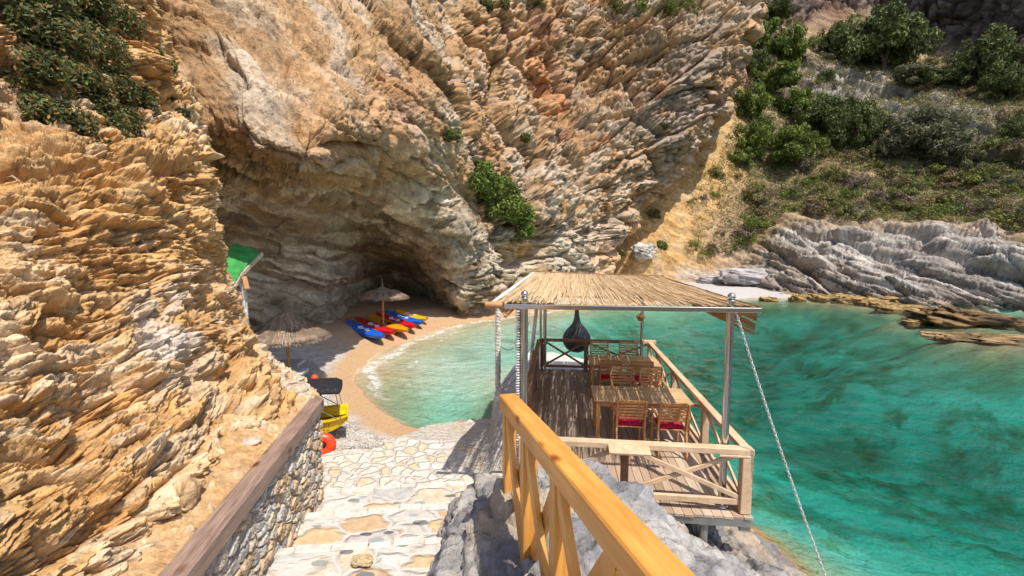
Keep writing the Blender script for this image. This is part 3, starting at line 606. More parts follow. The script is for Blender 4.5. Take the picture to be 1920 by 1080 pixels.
M_galv = plain('galvanised_steel', (.42,.42,.40), .45, .7, .5, .2, 6, .1)
M_rope = plain('white_rope', (.66,.62,.55), .9, 0, .2, .2, 60, .6)
M_blk = plain('black_metal_mesh', (.17,.18,.20), .5, .3, .5, .3, 30, .2)
M_red = plain('red_cushion_fabric', (.50,.012,.05), .85, 0, .2, .25, 12, .4)
M_reed = vcol_mat('dry_reed', .8, 6, 60, (.85, 1.12), .3, .01)
M_thatch = vcol_mat('brown_thatch', .92, 14, 70, (.7, 1.2), .8, .03)
M_pole = wood('umbrella_pole_wood', (.42,.20,.08), (.60,.32,.14), (12, 12, 1), 2, .6)
DO = Vector((2.88, 5.15, 0)); DA = R(-6.5)
def deck_empty(name, x=0, y=0, z=0, rz=0):
    c, s = math.cos(DA), math.sin(DA)
    return empty(name, (DO.x+x*c-y*s, DO.y+x*s+y*c, z), DA+rz)
def DW(x, y, z):
    c, s = math.cos(DA), math.sin(DA); return Vector((DO.x+x*c-y*s, DO.y+x*s+y*c, z))
# ---- deck platform
dk = deck_empty('wooden_deck'); tag(dk, 'raised plank deck floor over the rocks, carrying the dining tables', 'deck')
V = []; FQ = []; CC = []; x = -2.98
while x < .05:
    wd = .118; z1 = 1.3+rnd.uniform(-.003, .003); y0 = -.12+rnd.uniform(-.012, .012); t = rnd.random(); base = np.array(mix((.38,.275,.195), (.56,.445,.345), t))
    segs = sorted([y0, 6.12]+[rnd.uniform(1.0, 2.6), rnd.uniform(3.4, 5)])
    for a, b in zip(segs[:-1], segs[1:]):
        o = len(V); a2, b2 = a+.002, b-.002; cc_ = base*rnd.uniform(.85, 1.15)
        for zz in (z1, z1-.03):
            for xx, yy in ((x, a2), (x+wd-.008, a2), (x+wd-.008, b2), (x, b2)): V.append((xx, yy, zz)); CC.append(cc_)
        FQ += [(o, o+1, o+2, o+3), (o+7, o+6, o+5, o+4), (o, o+4, o+5, o+1), (o+1, o+5, o+6, o+2), (o+2, o+6, o+7, o+3), (o+3, o+7, o+4, o)]
    x += wd
link('floor_boards', fast_mesh('floor_boards', V, FQ, CC), M_floor, dk)
for y, n_ in ((-.06, 'edge_beam'), (2.0, 'joist'), (4.1, 'joist'), (6.0, 'joist')):
    mb = MB(); mb.box((-1.45, y, 1.215), (3.0, .09, .1), None, .006); mb.build(n_, M_galv if y < 0 else M_darkw, dk)
for x in (-2.9, -.02):
    mb = MB(); mb.box((x, 3.0, 1.205), (.09, 6.0, .11), None, .006); mb.build('side_beam', M_darkw, dk)
for x, y, zb in ((-.47, -.02, .55), (-.2, 2.1, -1.2), (-.2, 4.0, -1.8), (-.2, 5.8, -1.6), (-2.2, .3, .8)):
    mb = MB(); mb.tube([(x, y, zb), (x, y, 1.165)], .047, 14); mb.box((x, y, 1.162), (.16, .16, .012)); mb.build('support_leg', M_galv, dk)
mb = MB(); mb.box((.0, -.02, 1.19), (.13, .13, .18), None, .008); mb.build('post_shoe', M_galv, dk)
# ---- deck railing
rl = deck_empty('deck_railing'); tag(rl, 'bleached timber railing with crossed braces round the covered deck', 'railing')
def P_(name, a, b, w_, h_, mat=M_rail, bev=.006, up=(0, 0, 1)):
    mb = MB(); mb.bar(a, b, w_, h_, up, bev); return mb.build(name, mat, rl)
TZ = 2.10
P_('top_rail', (-2.72, 0, TZ), (.07, 0, TZ), .12, .075)
P_('lower_rail', (-1.40, 0, 1.44), (-.06, 0, 1.44), .05, .08); P_('lower_rail', (-2.72, 0, 1.44), (-1.50, 0, 1.44), .05, .08)
P_('post', (.0, 0, 1.31), (.0, 0, TZ-.037), .125, .125)
P_('post', (-1.46, .0, 1.31), (-1.46, .0, TZ-.037), .09, .09, M_darkw)
P_('post', (-2.76, .0, 1.31), (-2.76, .0, TZ+.04), .1, .1)
P_('sleeve_panel', (.02, .0, TZ-.055), (-.34, 0, TZ-.055), .135, .03)
P_('brace', (-1.38, -.012, 2.04), (-.07, -.012, 1.50), .03, .06); P_('brace', (-1.38, .022, 1.50), (-.07, .022, 2.04), .03, .06)
P_('brace', (-2.68, -.012, 2.04), (-1.54, -.012, 1.50), .03, .06); P_('brace', (-2.68, .022, 1.50), (-1.54, .022, 2.04), .03, .06)
# right side
P_('top_rail', (0, .065, TZ), (0, 6.02, TZ), .115, .075)
ys_ = [0, 1.55, 3.5, 5.0, 6.0]
for y in ys_[1:]: P_('post', (0, y, 1.31), (0, y, TZ-.037), .1, .1)
for a, b in zip(ys_[:-1], ys_[1:]):
    P_('lower_rail', (0, a+.07, 1.42), (0, b-.06, 1.42), .05, .07)
    P_('brace', (-.012, a+.07, 1.48), (-.012, b-.06, 2.04), .03, .055); P_('brace', (.022, a+.07, 2.04), (.022, b-.06, 1.48), .03, .055)
# back side
P_('top_rail', (-2.8, 6.0, TZ+.02), (-.42, 6.0, TZ+.02), .09, .075, M_darkw); P_('top_rail', (-.41, 6.0, TZ+.03), (.15, 6.0, TZ+.03), .11, .08)
for x in (-2.74, -1.62): P_('post', (x, 6.0, 1.31), (x, 6.0, TZ-.02), .11, .11, M_darkw)
for a, b in ((-2.68, -1.68), (-1.56, -.07)):
    P_('lower_rail', (a, 6.0, 1.42), (b, 6.0, 1.42), .05, .06, M_darkw)
    P_('brace', (a, 5.985, 1.46), (b, 5.985, 2.06), .03, .05, M_darkw); P_('brace', (a, 6.02, 2.06), (b, 6.02, 1.46), .03, .05, M_darkw)
# left side, brown
P_('top_rail', (-2.86, 2.6, TZ), (-2.86, 6.0, TZ), .1, .08, M_darkw)
for y in (2.6, 4.3): P_('post', (-2.86, y, 1.31), (-2.86, y, TZ-.04), .1, .1, M_darkw)
P_('side_panel', (-2.86, 2.68, 1.72), (-2.86, 4.24, 1.72), .03, .6, M_darkw); P_('side_panel', (-2.86, 4.36, 1.72), (-2.86, 5.94, 1.72), .03, .6, M_darkw)
mb = MB(); mb.box((-1.43, -.15, TZ+.0), (.50, .17, .035), Matrix.Rotation(.22, 3, 'X'), .006); o = mb.build('rail_shelf', M_rail, rl)
# ---- reed pergola
pg = deck_empty('reed_pergola'); tag(pg, 'flat reed roof on shiny steel posts shading the deck', 'pergola')
for x, y, zt, r_ in ((-.22, .12, 3.93, .045), (-2.75, .12, 3.93, .045), (-.22, 5.95, 3.74, .04), (-2.7, 5.85, 3.8, .045), (-2.83, 6.25, 3.8, .03)):
    mb = MB(); mb.tube([(x, y, 1.29), (x, y, zt)], r_, 18); mb.lathe((x, y, 1.3), [(.075, 0), (.075, .012), (.05, .02)]); p = mb.build('post', M_steel, pg)
    if y < 1:
        mb = MB(); mb.lathe((x, y, zt), [(.05, 0), (.052, .012), (.03, .02)]+[(.048*math.sin(a), .055-.048*math.cos(a)) for a in (.6, 1.0, 1.5, 2.0, 2.5, 3.0, 3.14)]); mb.build('ball_cap', M_steel, p)
mb = MB(); mb.box((-1.46, .03, 3.835), (3.1, .055, .06), None, .006); mb.build('front_beam', M_steel, pg)
mb = MB(); mb.box((-1.4, 6.2, 3.74), (3.3, .05, .05), Matrix.Rotation(.02, 3, 'Y'), .006); mb.build('rear_beam', M_steel, pg)
for x in (-2.75, -.22):
    mb = MB(); mb.bar((x, .1, 3.79), (x, 6.3, 3.70), .05, .05, bev=.005); mb.build('side_beam', M_darkw, pg)
for y in (1.6, 3.1, 4.6):
    mb = MB(); mb.tube([(-3.05, y, 3.80), (-1.4, y, 3.785), (.2, y, 3.77)], .022, 8); mb.build('batten', M_pole, pg)
mb = MB(); mb.tube([(-3.16, .1, 3.86), (-3.1, 3, 3.875), (-3.04, 6.6, 3.87)], .034, 10); mb.build('edge_pipe', M_rope, pg)
mb = MB(); mb.tube([(-3.24, -.02, 3.86), (-3.02, .0, 3.85)], .042, 12); mb.build('log_end', M_pole, pg)
def reeds(n_, span, seed, flap=False, lay=0):
    rr = np.random.default_rng(seed); V = []; Fq = []; Cc = []
    for i in range(n_):
        t = rr.random(); L = rr.uniform(1.2, 3.4); y0 = rr.uniform(-.3, 6.7-L*.35); y1 = min(y0+L, 6.68+rr.uniform(-.05, .05)); y0 = max(y0, .045+rr.uniform(-.012, .012))
        if y1-y0 < .3: continue
        xf, xb = span(t); rad = rr.uniform(.0035, .006); sk = rr.normal(0, .018); zj = lay+rr.uniform(-.012, .012); ccol = np.array(mix((.60,.41,.22), (.80,.62,.40), rr.random()))*(.7 if rr.random() < .06 else 1)
        o = len(V)
        for k, y in enumerate(np.linspace(y0, y1, 4)):
            f_ = y/6.6; x_ = xf*(1-f_)+xb*f_+sk*(k-1.5); tw_ = sk*900; z_ = 3.868*(1-f_)+(3.87*(1-t)+3.78*t)*f_+zj+.012*math.sin(y*1.7+t*9)+.003*math.sin(t*21)-.03*math.sin(f_*math.pi)
            if flap: z_ -= t_drop(t); 
            for a in (0, 2.09, 4.19): V.append((x_+rad*math.cos(a+tw_), y, z_+rad*math.sin(a+tw_))); Cc.append(ccol)
        for k in range(3):
            for a in range(3): b = (a+1) % 3; Fq.append((o+k*3+a, o+k*3+b, o+k*3+3+b, o+k*3+3+a))
    return V, Fq, Cc
V, Fq, Cc = reeds(3300, lambda t: (-3.15+3.25*t, -3.06+3.42*t), 3)
link('reed_roof', fast_mesh('reed_roof', V, Fq, Cc), M_reed, pg)
V = []; Fq = []; Cc = []; rr = np.random.default_rng(5)
for side in (0, 1):      # reed ends folded down along both sides
    for i in range(620):
        t = rr.random(); L = rr.uniform(1.2, 3); y0 = rr.uniform(-.1, 6.3); y1 = min(y0+L, 6.7); 
        if y0 < .1: y0 = .1+rr.uniform(0, .04)
        fm = (y0+y1)/13.2; rad = rr.uniform(.006, .011); o = len(V); ccol = np.array(mix((.42,.22,.09), (.62,.40,.20), rr.random()))
        for k, y in enumerate((y0, (y0+y1)/2, y1)):
            f_ = y/6.6; dropx = -.05*t if side else .14*t; x_ = (.10+.28*f_+dropx) if side else (-3.13+.08*f_+dropx); z_ = 3.86-.08*f_*(1 if side else 0)-t*(.34 if side else .2)+rr.uniform(-.01, .01)
            for a in (0, 2.09, 4.19): V.append((x_+rad*math.cos(a), y, z_+rad*math.sin(a))); Cc.append(ccol)
        for k in range(2):
            for a in range(3): b = (a+1) % 3; Fq.append((o+k*3+a, o+k*3+b, o+k*3+3+b, o+k*3+3+a))
link('reed_fringe', fast_mesh('reed_fringe', V, Fq, Cc), M_reed, pg)
mb = MB(); pts = [(-3.1+3.45*i/40, 6.2+.02*rnd.uniform(-1, 1), 3.92+.008*rnd.uniform(-1, 1)-.09*i/40) for i in range(41)]; mb.tube(pts, .012, 6); mb.build('binding_cord', M_darkw, pg)
# ---- hanging lamp behind the deck
lm = empty('wicker_lamp', (1.80, 12.0, 0)); tag(lm, 'big black woven teardrop lamp hanging over the jetty', 'lamp')
prof = [(.0, 1.66), (.13, 1.67), (.27, 1.75), (.36, 1.88), (.385, 2.0), (.36, 2.13), (.28, 2.27), (.18, 2.38), (.11, 2.47), (.075, 2.58), (.055, 2.72), (.05, 2.85), (.06, 2.9)]
mb = MB()
for k in range(64):
    for sgn in (1, -1):
        pts = []
        for i in range(25):
            t = i/24*(len(prof)-1); j = min(int(t), len(prof)-2); f_ = t-j; r_ = prof[j][0]*(1-f_)+prof[j+1][0]*f_; z_ = prof[j][1]*(1-f_)+prof[j+1][1]*f_
            a = 2*math.pi*k/64+sgn*t*.16; pts.append((r_*math.cos(a), r_*math.sin(a), z_))
        mb.tube(pts, .0085, 3, False)
mb.build('woven_shade', M_blk, lm); mb = MB(); mb.tube([(0, 0, 2.85), (0, -.1, 3.82)], .008, 6); mb.build('cord', M_blk, lm)
mb = MB(); mb.lathe((0, 0, 0), [(0, 1.72), (.24, 1.80), (.33, 1.95), (.31, 2.1), (.2, 2.3), (.08, 2.45), (.045, 2.7)]); mb.build('inner_lining', plain('charcoal_lining', (.13,.135,.15), .8), lm)
bl = deck_empty('wooden_bell', -1.25, .35, 0); tag(bl, 'small brown wooden bell hanging under the reed roof', 'bell')
mb = MB(); mb.lathe((0, 0, 3.63), [(.0, .10), (.02, .095), (.05, .06), (.062, .035), (.04, .03), (.038, .0), (.0, 0)], 12); mb.build('bell_body', M_darkw, bl)
mb = MB(); mb.tube([(0, 0, 3.73), (0, 0, 3.84)], .004, 5); mb.build('string', M_rope, bl)
# ---- tables
def table(x0, x1, y0, y1, label):
    cx, cy = (x0+x1)/2, (y0+y1)/2; t = deck_empty('dining_table', cx, cy, 1.3); tag(t, label, 'table', 'wooden dining tables on the deck'); W_, D_ = x1-x0, y1-y0
    mb = MB(); nb_ = 6
    for i in range(nb_): mb.box((0, -D_/2+D_*(i+.5)/nb_, .735), (W_, D_/nb_-.004, .03), None, .004)
    mb.build('tabletop', M_tab, t)
    mb = MB(); 
    for s_ in (-1, 1): mb.box((0, s_*(D_/2-.06), .675), (W_-.2, .025, .085)); mb.box((s_*(W_/2-.07), 0, .675), (.025, D_-.16, .085))
    mb.build('apron', M_teak, t)
    for sx in (-1, 1):
        for sy in (-1, 1): mb = MB(); mb.box((sx*(W_/2-.07), sy*(D_/2-.06), .355), (.065, .065, .71), None, .006); mb.build('leg', M_teak, t)
    return t
table(-1.72, -.13, 1.72, 2.50, 'wooden dining table nearest the front railing of the deck')
table(-1.66, -.13, 3.98, 4.80, 'wooden dining table at the far end of the deck')
# ---- chairs
def chair_proto():
    t = empty('folding_chair', (0, 0, 0)); W_ = .47
    mb = MB()
    for i in range(6): mb.box((0, -.17+.075*i, .44), (W_-.08, .062, .018), None, .003)
    mb.build('seat', M_teak, t)
    mb = MB(); a0 = (-.20, .42); a1 = (-.30, .92)
    for s_ in (-1, 1): mb.bar((s_*(W_/2-.02), -.20, .44), (s_*(W_/2-.02), -.315, .90), .04, .03, (1, 0, 0), .004)
    for i, (z, h_) in enumerate([(.885, .055), (.815, .035), (.762, .035), (.709, .035), (.656, .035), (.603, .035)]):
        y = -.20-(z-.44)*.25; mb.box((0, y, z), (W_-.075, .018, h_), Matrix.Rotation(.24, 3, 'X'), .003)
    mb.build('backrest', M_teak, t)
    for s_ in (-1, 1):
        mb = MB(); mb.bar((s_*(W_/2-.02), -.30, 0), (s_*(W_/2-.02), -.195, .44), .035, .03, (1, 0, 0), .004); mb.build('leg', M_teak, t)
        mb = MB(); mb.bar((s_*(W_/2-.02), .22, 0), (s_*(W_/2-.02), .19, .64), .035, .03, (1, 0, 0), .004); mb.build('leg', M_teak, t)
        mb = MB(); mb.bar((s_*(W_/2-.01), -.27, .655), (s_*(W_/2-.01), .24, .655), .045, .022, (0, 0, 1), .005); mb.build('armrest', M_teak, t)
    mb = MB(); mb.box((0, -.265, .16), (W_-.08, .02, .03)); mb.build('stretcher', M_teak, t); mb = MB(); mb.box((0, .20, .30), (W_-.08, .02, .03)); mb.build('stretcher', M_teak, t)
    return t
def cushion_proto():
    n_ = 14; P = []
    u, v = np.meshgrid(np.linspace(-1, 1, n_), np.linspace(-1, 1, n_)); e = (1-np.abs(u)**6)*(1-np.abs(v)**6)
    P = np.stack([u*.19, v*.19, .458+.06*np.clip(e, 0, 1)**.4+.006*np.sin(u*9)*np.sin(v*8)*e], -1); Q = P.copy(); Q[..., 2] = .451
    V = np.concatenate([P.reshape(-1, 3), Q.reshape(-1, 3)]); f_ = grid_faces(n_, n_); return link('seat_cushion', fast_mesh('seat_cushion', V, np.concatenate([f_, f_[:, ::-1]+n_*n_]), None, True), M_red)
c0 = chair_proto(); q0 = cushion_proto(); first = [True]
CH = [(-1.17, 1.62, 0, 'slatted teak chair at the front table, beside the railing shelf', 'red cushion on the front left chair nearest the railing shelf'),
      (-.55, 1.57, .03, 'slatted teak chair at the front table, nearest the corner steel post', 'sunlit red cushion on the chair nearest the corner steel post'),
      (-1.07, 2.93, math.pi, 'brown chair facing us across the front table, left one', 'red cushion on the left chair behind the front table'),
      (-.50, 2.90, math.pi+.05, 'brown chair facing us across the front table, right one', 'red cushion on the right chair behind the front table'),
      (-1.22, 4.05, -.02, 'teak chair with its back to us at the far table, left one', 'dark red cushion on the left chair drawn up to the far table'),
      (-.60, 4.03, .03, 'teak chair with its back to us at the far table, right one', 'dark red cushion on the right chair drawn up to the far table'),
      (-1.32, 5.25, math.pi, 'shaded chair against the rear railing, beside the middle post', 'red cushion on the rear chair beside the middle post'),
      (-.62, 5.25, math.pi-.04, 'shaded chair against the rear railing, beside the right steel post', 'red cushion on the rear chair beside the right steel post')]
for x, y, rz, lb, lb2 in CH:
    c = c0 if first[0] else copy_tree(c0); q = q0 if first[0] else copy_tree(q0); first[0] = False
    p = DW(x, y, 1.303); c.location = p; c.rotation_euler = (0, 0, DA+rz); q.location = p+Vector((0, 0, .004)); q.rotation_euler = (0, 0, DA+rz+.05)
    tag(c, lb, 'chair', 'teak chairs round the deck tables'); tag(q, lb2, 'cushion', 'red cushions on the deck chairs')
# ---- chain from the corner post
A = Vector(WD(1378, 578, 5.22)); B = Vector(WD(1552, 1080, 4.5)); B = A+(B-A)*1.22; mb = MB(); L = (B-A).length; nl = int(L/.034)
dv = (B-A).normalized(); sx = dv.cross(Vector((0, 1, 0))).normalized(); sy = dv.cross(sx)
for i in range(nl):
    t = (i+.5)/nl; c = A+(B-A)*t-Vector((0, 0, .10*4*t*(1-t))); s1 = sx if i % 2 else sy; pts = []
    for k in range(11):
        a = 2*math.pi*k/10; pts.append(c+dv*(.025*math.cos(a))+s1*(.0135*math.sin(a)))
    mb.tube(pts, .0048, 4, False)
tag(mb.build('steel_chain', plain('bright_chain_metal', (.80,.80,.80), .35, .6), None), 'long shiny chain running from the corner post down to the rocks', 'chain')
# ---- rope wrapped poles and ropes
def wrapped(name, a, b, r_, label):
    t = empty(name, a); tag(t, label, 'pole'); d = Vector(b)-Vector(a); mb = MB(); mb.tube([(0, 0, 0), d], r_, 12); mb.build('pole', M_galv, t)
    L = d.length; n_ = int(L/.035)*8; pts = []; u = d.normalized(); sx = u.cross(Vector((0, 1, 0))).normalized(); sy = u.cross(sx)
    for i in range(n_+1): an = i/8*2*math.pi; pts.append(d*(i/n_)+(sx*math.cos(an)+sy*math.sin(an))*(r_+.006+.012*rnd.random()))
    mb = MB(); mb.tube(pts, .014, 5, False); mb.build('rope_winding', M_wrap, t); return t
M_wrap = vcol_mat('speckled_rope', .9, 16, 45, (.25, 1.6), .6, .01)
nt_ = M_wrap.node_tree; 
for n_ in nt_.nodes:
    if n_.type == 'ATTRIBUTE': lk = n_.outputs[0].links[:]; rgb = nt_.nodes.new('ShaderNodeRGB'); rgb.outputs[0].default_value = (.85,.82,.78,1); [nt_.links.new(rgb.outputs[0], l.to_socket) for l in lk]
wrapped('wrapped_pole', (-.34, 10.25, 1.05), (-.33, 10.25, 3.30), .045, 'white rope wrapped pole standing at the jetty edge beside the cove')
wrapped('wrapped_pole', (.42, 10.9, 1.06), (.70, 11.15, 3.72), .03, 'leaning rope wrapped pole between the jetty and the deck corner')
tp_ = DW(-2.83, .16, 1.35); wrapped('wrapped_pole', tuple(tp_), tuple(DW(-2.83, .16, 3.78)), .016, 'slim rope wrapped line along the left front steel post')
def rope(a, b, sag, lb, m=M_rope, r_=.012):
    a, b = Vector(a), Vector(b); mb = MB(); mb.tube([a+(b-a)*t-Vector((0, 0, sag*4*t*(1-t))) for t in [i/16 for i in range(17)]], r_, 6); tag(mb.build('rope', m), lb, 'rope')
rope((-.30, 10.2, 2.25), (.44, 10.9, 2.7), .35, 'white rope sagging between the two wrapped poles')
rope((-.30, 10.2, 1.25), (.5, 11.2, 2.0), .12, 'thin dark rope rising over the jetty edge', M_darkw, .008); rope((-.32, 10.3, 1.1), (.55, 10.7, 1.85), .12, 'thin dark rope lowest above the jetty stone', M_darkw, .008)
# ---- yellow pine handrail in the foreground
hd = Vector((.227, -1.0, .102)); h0 = Vector((-.035, 3.30, 3.40))
hr = empty('wooden_handrail', (0, 0, 0)); tag(hr, 'yellow varnished pine handrail with crossed braces in the foreground', 'handrail')
HA = math.atan2(-hd.x, -hd.y)*-1
def loc_obj(name, a, b, w_, h_, mat, bev=.006, par=None):
    """box bar with its own local axes so that the wood grain follows its length"""
    a, b = Vector(a), Vector(b); d = b-a; y = d.normalized(); x = y.cross(Vector((0, 0, 1)))
    if x.length < .1: x = Vector((hd.y, -hd.x, 0)).normalized()*-1; x = (x-y*x.dot(y)).normalized()
    x.normalize(); z = x.cross(y); mb = MB(); mb.box((0, 0, 0), (w_, d.length, h_), None, bev); o = mb.build(name, mat, par)
    M = Matrix((x, y, z)).transposed().to_4x4(); M.translation = (a+b)/2; o.matrix_world = M; return o
loc_obj('top_rail', h0+hd*-.0, h0+hd*3.2, .135, .115, M_pine_y, .008, hr)
def hpt(s_, dz): return h0+hd*s_+Vector((0, 0, dz))
for s_ in (.055, .62, 1.22, 1.84, 2.5): loc_obj('post', hpt(s_, -.06), hpt(s_, -.06)+Vector((0, 0, -.90-.1*s_)), .09, .09, M_pine_y, .006, hr)
for a, b in ((.11, .57), (.67, 1.17), (1.27, 1.79), (1.89, 2.45)):
    o1 = Vector((-.02, 0, 0)); loc_obj('brace', hpt(a, -.10)+o1, hpt(b, -.90)+o1, .035, .09, M_pine_y, .005, hr); loc_obj('brace', hpt(a, -.84)-o1, hpt(b, -.10)-o1, .035, .09, M_pine_y, .005, hr)
# ---- dry stone wall with timber coping
wl = empty('stone_wall', (-2.6, 5.85, 1.0)); tag(wl, 'dry stone stair wall capped by a brown timber beam', 'wall'); wl.location = (0, 0, 0)
wa = Vector((-2.68, 5.86, 0)); wb = Vector((-1.97, 1.4, 0)); L = (wb-wa).length; ud = (wb-wa)/L; nd = Vector((-ud.y, ud.x, 0))
if nd.x < 0: nd = -nd
uu, zz = np.meshgrid(np.linspace(0, L, 760), np.linspace(.75, 2.37, 260))
Q = np.stack([uu/.165, zz/.10, 0*uu], -1); Q = Q+.25*np.stack([vn(Q*.6, 2), vn(Q*.6, 3), 0*uu], -1); f1, f2, idw = voro(Q, 41)
Q2 = np.stack([uu/.05, zz/.03, 0*uu], -1); s1_, s2_, id2 = voro(Q2, 47)
h_ = .035*sst(.02, .22, f2-f1)+.035*(idw-.5)+.008*fbm(Q*2, 3, 4)+.008*sst(0, .3, s2_-s1_)
base = np.array(wa)[None, None]+uu[..., None]*np.array(ud)+np.array([0, 0, 1])*zz[..., None]+h_[..., None]*np.array(nd)
pal = np.array([(.58,.50,.40),(.50,.47,.44),(.64,.59,.51),(.57,.42,.25),(.44,.41,.38),(.62,.54,.43),(.56,.53,.49),(.60,.45,.30)])
C = pal[(idw*7.99).astype(int)]*(.85+.3*id2[..., None]); C = mix((.40,.33,.26), C, sst(.01, .07, f2-f1))
grid('stonework', base, M_bluff, C, True, wl)
mb = MB(); q = nd*-.34; mb.prism([tuple((wa+nd*.0)[:2]), tuple((wb)[:2]), tuple((wb+q)[:2]), tuple((wa+q)[:2])], .6, 2.34); mb.build('wall_core', M_conc, wl)
M_cop = wood('brown_timber_coping', (.17,.105,.08), (.40,.28,.22), (16, 1.0, 16), 3.2, .45, 4.0, .3, .35)
a = wa+nd*.07-ud*.03; b = wb+nd*.07; cz = Vector((0, 0, 2.42)); off = nd*-.09
mb = MB(); oo = mb.build('x', None); bpy.data.objects.remove(oo)
y = (b-a).normalized(); mb = MB(); mb.box((0, 0, 0), (.185, (b-a).length, .16), None, .012); o = mb.build('timber_coping', M_cop, wl); x = y.cross(Vector((0, 0, 1))); M = Matrix((x, y, x.cross(y))).transposed().to_4x4(); M.translation = (a+b)/2+off+cz; o.matrix_world = M

# ---- thatched beach umbrellas
def umbrella(x, y, z, zt, r_, ze, label, seed):
    t = empty('beach_umbrella', (x, y, z)); tag(t, label, 'umbrella', 'thatched umbrellas on the beach'); H = zt-z; E_ = ze-z; rr = np.random.default_rng(seed)
    mb = MB(); mb.tube([(0, 0, -.15), (0, 0, H-.5)], .055, 10); mb.build('pole', M_pole, t)
    prof = [(.02, H), (.03, H-.28), (.07, H-.45), (r_*.28, H-.62), (r_*.55, E_+.33), (r_*.6, E_+.27), (r_*.62, E_+.30), (r_*.88, E_+.07), (r_, E_), (r_*.93, E_-.02), (r_*.3, E_+.28), (.05, H-.62)]
    n_ = 96; P = np.zeros((len(prof), n_+1, 3)); 
    for i, (q, zz) in enumerate(prof):
        a = np.linspace(0, 2*math.pi, n_+1); w_ = 1+.03*np.sin(a*8+seed)*(q > .3)+.025*rr.standard_normal(n_+1)*(q > .3); w_[-1] = w_[0]
        P[i, :, 0] = q*np.cos(a)*w_; P[i, :, 1] = q*np.sin(a)*w_; P[i, :, 2] = zz-.03*(w_-1)*4
    sh = rr.uniform(.7, 1.2, (1, n_+1, 1)); col = np.ones((len(prof), n_+1, 3))*np.array([.24, .17, .125])*sh
    grid('thatch', P, M_thatch, col, True, t)
    V = []; Fq = []; Cc = []     # straw blades over the crown and a ragged fringe
    for i in range(2600):
        a = rr.uniform(0, 2*math.pi); f_ = rr.uniform(.12, 1)**.7; fr = i < 900; f_ = 1.0 if fr else f_
        q0 = r_*(f_-.14); q1 = r_*(f_+rr.uniform(.0, .07)); zf = lambda q: np.interp(q, [0, .07, r_*.28, r_*.55, r_*.88, r_, r_*1.1], [H-.3, H-.45, H-.62, E_+.33, E_+.07, E_, E_-.12])
        z0 = zf(q0)+.025; z1 = zf(q1)+rr.uniform(-.04, .03); a2 = a+rr.normal(0, .03); wd = rr.uniform(.006, .014); o = len(V); tx, ty = -math.sin(a)*wd, math.cos(a)*wd
        V += [(q0*math.cos(a)-tx, q0*math.sin(a)-ty, z0), (q0*math.cos(a)+tx, q0*math.sin(a)+ty, z0), (q1*math.cos(a2)+tx*.4, q1*math.sin(a2)+ty*.4, z1), (q1*math.cos(a2)-tx*.4, q1*math.sin(a2)-ty*.4, z1)]
        Fq.append((o, o+1, o+2, o+3)); c_ = np.array([.33, .245, .18])*rr.uniform(.6, 1.35); Cc += [c_]*4
    link('straw', fast_mesh('straw', V, Fq, Cc), M_thatch, t)
    for k in range(8):
        a = k*math.pi/4+.2; mb = MB(); mb.tube([(.05*math.cos(a), .05*math.sin(a), H-.72), (r_*.9*math.cos(a), r_*.9*math.sin(a), E_-.01)], .018, 5); mb.build('rib', M_pole, t)
u1 = WZ(542, 705, .55); umbrella(u1[0], u1[1], .5, 3.05, 1.22, 1.82, 'nearer thatched umbrella standing above the white sunbeds', 1)
u2 = WZ(719, 613, .4); umbrella(u2[0], u2[1], .35, 2.95, 1.30, 1.98, 'farther thatched umbrella standing among the kayaks', 2)

# ---- kayaks
def kcol(nm, c): return plain(nm, c, .28, 0, .5, .06, 2, 0)
KM = {'blue': kcol('blue_plastic', (.01,.12,.62)), 'red': kcol('red_plastic', (.60,.012,.02)), 'yellow': kcol('yellow_plastic', (.78,.46,.01)), 'orange yellow': kcol('amber_plastic', (.74,.33,.01))}
M_pad = plain('pale_seat_pad', (.66,.68,.72), .6); M_grip = plain('black_grip', (.02,.02,.02), .6)
def kayak(a, b, cname, label):
    a, b = Vector(a), Vector(b); L = (b-a).length; t = empty('kayak', (a+b)/2); y = (b-a).normalized(); x = y.cross(Vector((0, 0, 1))).normalized()
    t.rotation_euler = Matrix((x, y, x.cross(y))).transposed().to_euler(); tag(t, label, 'kayak', 'kayaks drawn up on the sand')
    ns, nr_ = 40, 20; P = np.zeros((ns, nr_+1, 3))
    for i in range(ns):
        s_ = -1+2*i/(ns-1); wdt = .39*max(1-abs(s_)**2.4, 0)**.62+.012; ht = .17*max(1-abs(s_)**4, 0)**.5+.03; rise = .13*abs(s_)**2.6
        for k in range(nr_+1):
            an = 2*math.pi*k/nr_; cx, sz = math.cos(an), math.sin(an); X_ = wdt*np.sign(cx)*abs(cx)**.8; Z_ = (ht*.62 if sz > 0 else ht)*sz
            if sz > .3: 
                well = math.exp(-((s_-.02)/.26)**4)*max(0, 1-(cx/.72)**4); well2 = math.exp(-((s_+.62)/.10)**4)*max(0, 1-(cx/.7)**4); Z_ -= .12*well+.06*well2
            P[i, k] = (X_, s_*L/2, Z_+rise+.02)
    grid('hull', P, KM[cname], None, True, t)
    for yy, w_ in ((-.28, .34), (.5, .3)):
        mb = MB(); mb.box((0, yy, .07), (w_*.75, .30, .03), Matrix.Rotation(.06, 3, 'X'), .012); mb.box((0, yy-.17, .11), (w_*.75, .03, .09), Matrix.Rotation(-.5, 3, 'X'), .012); mb.build('seat', M_pad if cname != 'orange yellow' else M_grip, t)
    mb = MB(); mb.lathe((0, L*.33, .10), [(.10, .02), (.11, .035), (.07, .05), (0, .052)], 14); mb.build('hatch', M_pad if cname == 'blue' else M_grip, t)
    for s_ in (-1, 1):
        mb = MB(); mb.tube([(-.05, s_*L*.475, .2), (0, s_*(L*.5+.05), .17), (.05, s_*L*.475, .2)], .014, 6); mb.build('handle', M_grip, t)
